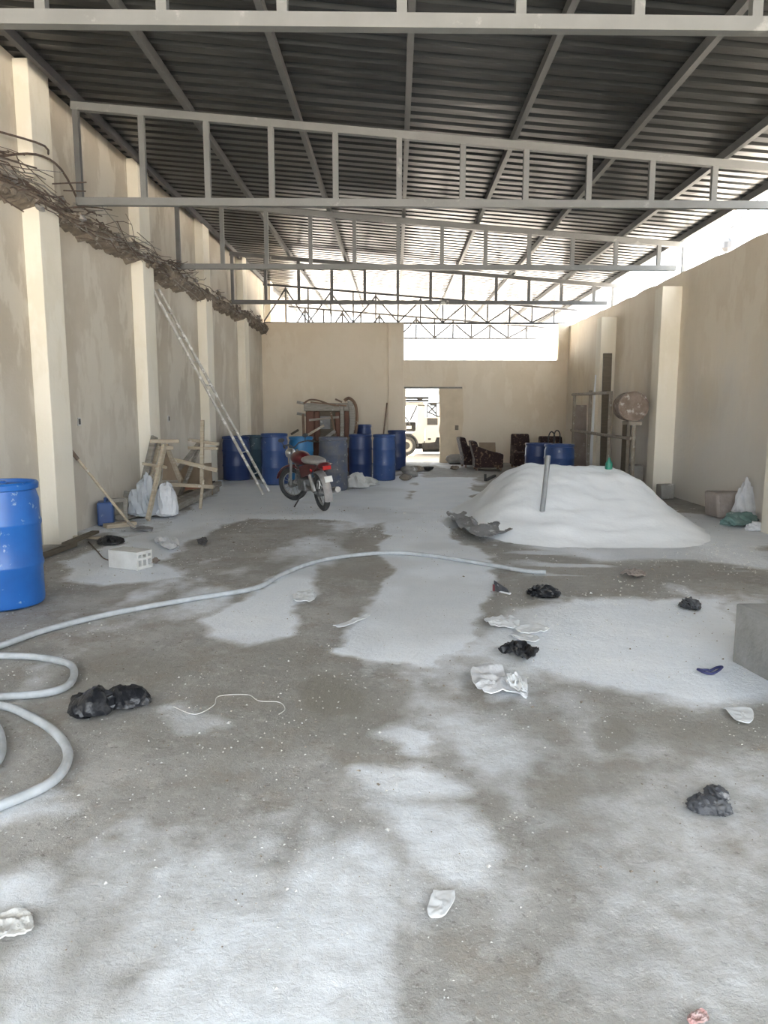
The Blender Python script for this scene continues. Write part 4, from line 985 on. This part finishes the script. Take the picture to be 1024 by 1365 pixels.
MB().tube([hB - d * 0.12, hB + dx * 0.03 + Vector((0, 0, .02))], 0.024, 8).build('socket', M_GALV, t)

# ---- trestles, sacks, planks and oddments by the left wall
def bars(name, label, cat, parts, group=None):
    pts = [D(*p[1]) for p in parts] + [D(*p[2]) for p in parts]; lo = min(pts, key=lambda q: q.z)
    t = empty(name, Vector((lo.x, lo.y, 0)), label, cat, group)
    for nm, a, b, w, h, m in parts:
        A, B = D(*a), D(*b)
        for q in (A, B): q.x = max(q.x, XL(q.y) + 0.05); q.z = max(q.z, 0.02)
        MB().bar(A, B, w, h).build(nm, m, t, bevel=0.004)
    return t
def gy(px, py): return G(px, py).y
bars('trestle', 'rough wooden trestle standing over the white sacks', 'trestle', [
    ('leg', (206, 582, 10.75), (152, 665, 10.9), 0.05, 0.10, M_WOOD_G), ('leg', (219, 594, 10.35), (197, 694, gy(197, 695)), 0.04, 0.08, M_WOOD),
    ('leg', (222, 594, 10.5), (240, 640, 11.1), 0.04, 0.08, M_WOOD), ('leg', (212, 590, 10.8), (158, 676, 11.0), 0.04, 0.07, M_WOOD),
    ('top_rail', (200, 588, 10.45), (239, 588, 10.55), 0.10, 0.05, M_WOOD), ('top_rail', (211, 597, 10.4), (230, 597, 10.5), 0.10, 0.05, M_WOOD),
    ('brace', (190, 618, 10.6), (222, 623, 10.45), 0.03, 0.04, M_WOOD), ('brace', (150, 658, 10.3), (210, 671, 10.2), 0.03, 0.09, M_WOOD_G)])
bars('trestle', 'wooden trestle with sloping braces nearer the drums', 'trestle', [
    ('leg', (270, 560, 11.25), (269, 648, 11.3), 0.05, 0.07, M_WOOD), ('leg', (271, 640, 11.2), (267, 678, gy(267, 679)), 0.04, 0.05, M_WOOD),
    ('leg', (268, 588, 11.5), (233, 632, 11.9), 0.04, 0.07, M_WOOD_G), ('leg', (268, 590, 11.6), (240, 660, 12.1), 0.04, 0.06, M_WOOD_G),
    ('top_rail', (252, 586, 11.4), (291, 592, 11.2), 0.06, 0.045, M_WOOD), ('top_rail', (252, 597, 11.4), (290, 598, 11.2), 0.06, 0.045, M_WOOD),
    ('brace', (229, 612, 11.3), (290, 627, 11.15), 0.04, 0.06, M_WOOD), ('brace', (218, 645, 11.2), (285, 649, 11.1), 0.05, 0.055, M_WOOD)])
sk = crumple('sack', 0, 0, 0.42, 0.42, 0.44, M_GREYSACK, 'grey-blue plastic sack sagging inside the trestle', 'sack', 31, fr=2.3, amp=0.34, at=G(190, 692) + Vector((0, .22, 0)))
crumple('sack', 0, 0, 0.28, 0.36, 0.38, M_WHITEBAG, 'white woven sack bulging beside the trestle leg', 'sack', 32, fr=2.0, amp=0.26, at=G(217, 692) + Vector((0.0, .22, 0)))
for i, (a, b, w, m, lb) in enumerate((((222, 686), (288, 655), .14, M_WOOD_G, 'longest dusty beam on the floor beside the white sack'), ((224, 678), (292, 648), .12, M_WOOD_G, 'dusty beam lying behind the longest one'), ((228, 672), (284, 645), .10, M_WOOD_D, 'dark beam against the wall side of the beam pile'))):
    A, B = G(*a), G(*b); A.z = B.z = w * 0.4
    tag(MB().bar(A, B, w, w * 0.8).build('beam', m, bevel=0.015), lb, 'beam', 'dusty beams piled by the left wall')
tag(MB().bar(D(250, 640, 12.0) + Vector((0, 0, -.13)), D(276, 648, 11.8) + Vector((0, 0, 0)), 0.12, 0.05).build('plank', mat('red_brown_plank', (0.33, 0.14, 0.09), None, 6)), 'reddish plank on top of the beam pile', 'plank')
a = G(262, 655); a.x += .15
tag(MB().hexa([(a.x - .3, 12.9, 0), (a.x + .3, 12.75, 0), (a.x + .3, 12.79, 0), (a.x - .3, 12.94, 0), (a.x - .34, 13.0, .5), (a.x + .25, 12.9, .56), (a.x + .25, 12.94, .56), (a.x - .34, 13.04, .5)]).build('board', M_CARD), 'brown board propped behind the trestles', 'board')
A = D(222, 600, 11.2); tag(MB().add([D(218, 618, 11.3), D(222, 597, 11.3), D(242, 640, 11.3), D(216, 640, 11.3)] + [D(218, 618, 11.3) + Vector((.02, .05, 0)), D(222, 597, 11.3) + Vector((.02, .05, 0)), D(242, 640, 11.3) + Vector((.02, .05, 0)), D(216, 640, 11.3) + Vector((.02, .05, 0))],
    [(0, 1, 2, 3), (7, 6, 5, 4), (0, 4, 5, 1), (1, 5, 6, 2), (2, 6, 7, 3), (3, 7, 4, 0)]).build('board', M_CARD), 'triangular brown board between the two trestles', 'board')
# blue jerrycan
jc = G(128, 701); t = empty('jerrycan', (jc.x + .1, jc.y + .1, 0), 'small blue plastic jerrycan against the left wall', 'jerrycan', None, 0.3)
MB().b2((-.10, -.13, 0), (.10, .13, .31)).build('body', M_BLUE_MID, t, bevel=0.025, local=True)
MB().tube([(-.0, -.08, .30), (0, -.06, .35), (0, .04, .35), (0, .06, .30)], 0.016, 8).build('handle', M_BLUE_MID, t, smooth=True, local=True)
MB().lathe([(.03, 0), (.03, .04)], (0, .095, .305), 12).build('cap', M_BLUE, t, local=True)
p = G(142, 697); t = empty('wooden_crate', (p.x + .08, p.y + .2, 0), 'small pale frame standing beside the jerrycan', 'frame', None, 0.4)
for a, b in (((-.1, 0, 0), (-.1, 0, .3)), ((.1, 0, 0), (.1, 0, .3)), ((-.1, 0, .28), (.1, 0, .28)), ((-.1, 0, .05), (.1, 0, .05))): MB().bar(a, b, .05, .05).build('slat', M_WOOD_G, t, local=True)
for (a, b, w, h, m, lb) in (((140, 704), (180, 700), .16, .05, M_WOOD, 'pale plank lying by the shovel handle'), ((160, 694), (182, 688), .10, .05, M_WOOD_G, 'grey plank stub under the trestle'), ((98, 717), (162, 720), .06, .025, M_WOOD, 'thin pale batten in front of the jerrycan'),
                            ((36, 752), (100, 728), .06, .05, M_WOOD_D, 'dark metal bar on the floor beside the bright blue drum'), ((88, 733), (128, 716), .09, .03, M_WOOD_D, 'dark strip overlapping the end of the metal bar')):
    A, B = G(*a), G(*b); A.z = B.z = h / 2 + (0.05 if 'overlapping' in lb else 0)
    tag(MB().bar(A, B, w, h).build('plank' if 'plank' in lb else 'bar', m, bevel=0.004), lb, 'plank' if 'plank' in lb else 'bar')
# bags at the right wall
bp = G(1003, 700)
crumple('plastic_bag', 0, 0, 0.36, 0.28, 0.42, M_WHITEBAG, 'white plastic bag pulled up to a point by the stone block', 'bag', 41, fr=2.4, amp=0.3, at=G(1000, 695) + Vector((-.02, .12, 0)), taper=0.55)
crumple('sack', 0, 0, 0.5, 0.25, 0.14, M_GREENSACK, 'flattened green and white sack under the pointed bag', 'sack', 42, fr=1.8, amp=0.3, at=G(985, 700), rz=0.3)
crumple('sack', 0, 0, 0.35, 0.22, 0.22, M_GREENSACK, 'green sack tucked against the right-hand wall pillar', 'sack', 43, fr=1.8, amp=0.3, at=G(1010, 692) + Vector((-.03, 0, 0)), rz=-0.4)
crumple('sack', 0, 0, 0.30, 0.16, 0.09, M_WHITEBAG, 'small white sack lying in front of the green ones', 'sack', 44, fr=1.8, amp=0.3, at=G(1008, 707), rz=0.5)
# plaster lumps near the cement-stained drum and rubble by the doorway
crumple('plaster_lump', 0, 0, 0.34, 0.26, 0.20, M_BLOCK, 'pale broken plaster lump right of the cement-stained drum', 'lump', 51, fr=2.6, amp=0.6, at=G(477, 651), sub=3)
crumple('plaster_lump', 0, 0, 0.36, 0.3, 0.12, M_BLOCK, 'low flat plaster lump in front of the deep blue drum', 'lump', 52, fr=2.6, amp=0.6, at=G(492, 647), sub=3)
rr_ = random.Random(61)
for i, (px, py, s, lb) in enumerate(((545, 631, .16, 'grey rubble stone left of the doorway path'), (556, 629, .13, 'brownish rubble stone in the doorway path'), (549, 636, .12, 'small rubble stone in front of the doorway pile'), (541, 640, .11, 'rubble stone beside the smallest blue drum'), (604, 615, .24, 'round grey stone at the patched door jamb'), (606, 626, .09, 'small stone on the floor before the rear armchair'))):
    p = G(px, py); o = MB().ico((0, 0, s * .55), (s * 1.25, s, s * .62), 2, 0.14, i).build('rubble_stone', M_CONC if i % 2 == 0 else M_RUBBLE, local=True); o.location = (p.x, p.y if px != 604 else 20.3, 0)
    tag(o, lb, 'stone', 'rubble stones near the doorway')
p = G(552, 627); o = MB().lathe([(.07, 0), (.12, .03), (.15, .09), (.145, .09), (.11, .035), (.06, .012)], (0, 0, 0), 18).build('bowl', M_RUBBER, smooth=True, local=True); o.location = (p.x + .35, p.y, 0); tag(o, 'black bowl lying near the doorway', 'bowl')

# ---- white light truck in the yard
def truck():
    y = 24.9
    def P(a, b, dy=0.0): return D(a, b, y + dy)
    t = empty('light_truck', (P(560, 604).x, y + .8, -0.06), 'white light truck parked outside the doorway', 'truck')
    def slab(poly, m, name, dy=0.0, th=0.08, parent=None):
        q = [P(a, b, dy) for a, b in poly]
        return MB().prism(q, (0, th, 0)).build(name, m, parent or t)
    W = 1.55
    # cab side with open door window, cab roof, far side
    slab([(515, 596), (515, 572), (541, 572), (541, 577), (549, 580), (553, 588), (556, 591), (565, 591), (566, 540), (559, 536), (536, 536), (525, 541), (510, 566), (508, 596)][::-1][:0] or [(556, 591), (565, 591), (567, 568), (567, 540), (557, 539), (556, 560), (554, 574), (548, 578), (552, 585)], M_WHITEPAINT, 'cab_pillar')
    slab([(515, 577), (549, 577), (553, 586), (556, 591), (552, 596), (515, 596)], M_WHITEPAINT, 'door_panel', 0.01)
    for dy in (0.0, W): slab([(528, 541), (532, 536), (563, 536), (568, 541)], M_WHITEPAINT, 'cab_roof_edge', dy)
    a, b = P(530, 538), P(566, 538); MB().b2((a.x, y, a.z), (b.x, y + W, a.z + .06)).build('cab_roof', M_WHITEPAINT, t, bevel=0.02)
    slab([(515, 577), (553, 577), (556, 591), (515, 596)], M_WHITEPAINT, 'far_door', W)
    slab([(558, 591), (566, 591), (567, 540), (558, 539)], M_WHITEPAINT, 'rear_cab_post', W)
    a, b = P(541, 576), P(555, 563); MB().b2((a.x, y + .4, a.z), (b.x, y + 1.4, b.z)).build('seat', M_DARKTRIM, t, bevel=0.03)
    MB().b2((P(542, 575).x, y + .35, P(542, 572).z), (P(549, 575).x, y + .4, P(549, 568).z)).build('seat_label', M_PLATE, t)
    for s in (0.0, 1.0): MB().tube([P(527, 572, W * s), P(536, 538, W * s)], 0.03, 6).build('windscreen_post', M_WHITEPAINT, t)
    MB().tube([P(547, 560, .3), P(556, 541, .3)], 0.035, 6).build('inner_strut', M_GREYTRIM, t); MB().tube([P(541, 556, .3), P(547, 566, .3)], 0.03, 6).build('inner_strut', M_GREYTRIM, t)
    # tyre and hub
    c = P(541.5, 591); R = P(541, 577.5).z - c.z
    c.z = R - 0.06
    for dy in (-0.07, W - .2):
        q = c + Vector((0, dy, 0))
        w = MB().lathe([(R * .6, 0), (R * .95, 0.0), (R, .04), (R, .15), (R * .95, .19), (R * .6, .19)], q, 36, (0, 1, 0), cap=False).build('wheel', M_GREYTRIM, t, smooth=True)
        MB().lathe([(R * .62, 0.01), (R * .66, -.004), (R * .5, .02), (R * .45, .05)], q, 28, (0, 1, 0)).build('wheel_rim', M_WHITEPAINT, w, smooth=True)
        MB().lathe([(R * .44, 0.02), (R * .3, .0), (R * .1, -.01)], q, 20, (0, 1, 0)).build('hub_cap', M_GREYTRIM, w, smooth=True)
        q2 = q + Vector((2.0, 0, 0)); w = MB().lathe([(R * .6, 0), (R * .95, 0.0), (R, .04), (R, .15), (R * .95, .19), (R * .6, .19)], q2, 36, (0, 1, 0)).build('wheel', M_GREYTRIM, t, smooth=True)
    # arch, cargo box, side window strip, chassis
    pts = [c + Vector((math.cos(a) * R * 1.12, -0.03, math.sin(a) * R * 1.12)) for a in [math.radians(-5 + 10 * k) for k in range(16)]]
    MB().tube(pts, 0.035, 6).build('wheel_arch', M_GREYTRIM, t, smooth=True)
    slab([(566.5, 591), (580, 589), (582, 583), (600, 583), (640, 583), (640, 556), (567, 556)], M_WHITEPAINT, 'cargo_side', 0.0, 0.06)
    slab([(567, 589), (640, 583), (640, 556), (567, 556)], M_WHITEPAINT, 'cargo_side', W, 0.06)
    a = P(569.5, 566.5); b = P(583.5, 557.5); MB().b2((a.x, y - .02, a.z), (b.x, y + .02, b.z)).build('window', M_GREYTRIM, t)
    a = P(570.5, 586.5); b = P(574.5, 584); MB().b2((a.x, y - .015, a.z), (b.x, y + .02, b.z)).build('fuel_flap', M_DARKTRIM, t)
    a = P(552, 599); b = P(640, 590); MB().b2((a.x, y + .2, a.z), (b.x, y + W - .2, b.z)).build('chassis', M_DARKTRIM, t)
    MB().lathe([(.2, 0), (.2, .7)], P(563, 595, .15), 18, (1, 0, 0)).build('tank', M_DARKTRIM, t)
    MB().b2((P(580, 596).x, y + .05, P(580, 596).z), (P(640, 596).x, y + .12, P(640, 583).z)).build('mudguard', M_DARKTRIM, t)
    # load rails and rack above
    for yy, r in ((530.5, .05), (534, .04)): MB().tube([P(536, yy, .4), P(572, yy, .4)], r, 6).build('roof_rail', M_GREYTRIM, t)
    MB().b2((P(557, 535).x, y + .3, P(557, 535).z), (P(564, 535).x, y + .7, P(557, 530).z)).build('rail_clamp', M_DARKTRIM, t)
    for a, b in (((570, 556), (570, 538)), ((582, 556), (582, 536)), ((570, 538), (586, 537)), ((570, 549), (586, 556)), ((571, 540), (582, 552)), ((582, 540), (571, 550)), ((586, 537), (586, 556))):
        MB().tube([P(*a, .3), P(*b, .3)], 0.03, 5).build('load_rail', M_GREYTRIM, t)
    MB().b2((P(574, 541).x, y + .3, P(574, 541).z), (P(582, 541).x, y + .6, P(574, 537).z)).build('load_crate', M_GREYTRIM, t)
truck()

# ---- pole with a lamp clamp beyond the right wall
t = empty('utility_pole', (6.6, 15.3, -0.06), 'pale pole with a dark clamp outside above the right wall', 'pole')
MB().tube([(6.6, 15.3, -0.06), (6.6, 15.3, 6.2)], 0.05, 8).build('shaft', M_STEEL, t, smooth=True)
MB().lathe([(0.06, 0), (0.11, 0.06), (0.11, 0.18), (0.06, 0.24)], (6.6, 15.3, 4.62), 10).build('clamp', M_STEEL_L, t)
MB().tube([(6.6, 15.3, 5.0), (7.1, 15.1, 5.6)], 0.02, 6).build('stay', M_STEEL_L, t); MB().tube([(6.6, 15.3, 5.35), (9.5, 14.9, 5.3)], 0.012, 5).build('cable', M_STEEL_L, t)

# ---- loose crumbs of concrete and plaster on the floor
def crumbs(name, m, n0, seed, sizes, label, th):
    vs, fs = [], []; rc = random.Random(seed); tmpl = [(1, 0, 0), (-.6, .8, 0), (-.5, -.8, 0), (.1, .1, .8)]
    for i in range(n0):
        y = 1.7 + 9.5 * rc.random() ** 1.6; x = rc.uniform(-3.6, 4.2)
        s = rc.choice(sizes) * (.36 + .12 * y) * (1.9 if rc.random() < .05 else 1)
        if float(vnoise(x * .9, y * .9, seed)) * .6 + float(vnoise(x * 3, y * 3, seed + 1)) * .4 < th: continue
        if hz(x, y) > 0.001: continue
        a = rc.uniform(0, 6.28); c, s_ = math.cos(a), math.sin(a); n = len(vs); e = rc.uniform(.6, 1.6)
        for q in tmpl: vs.append((x + s * (q[0] * c * e - q[1] * s_), y + s * (q[0] * s_ * e + q[1] * c), -0.007 + s * q[2]))
        fs += [(n, n + 1, n + 3), (n + 1, n + 2, n + 3), (n + 2, n, n + 3), (n, n + 2, n + 1)]
    me = bpy.data.meshes.new(name); me.from_pydata(vs, [], fs); me.materials.append(m)
    o = bpy.data.objects.new(name, me); COL.objects.link(o); tag(o, label, 'crumbs', kind='stuff')
crumbs('floor_crumbs', M_BLOCK, 9000, 77, (.003, .004, .005, .006, .008), 'pale crumbs of concrete and plaster scattered over the floor', 0.46)
crumbs('floor_grit', M_RUBBLE, 6000, 91, (.003, .004, .005, .007), 'dark grit and specks of dirt scattered over the floor', 0.48)
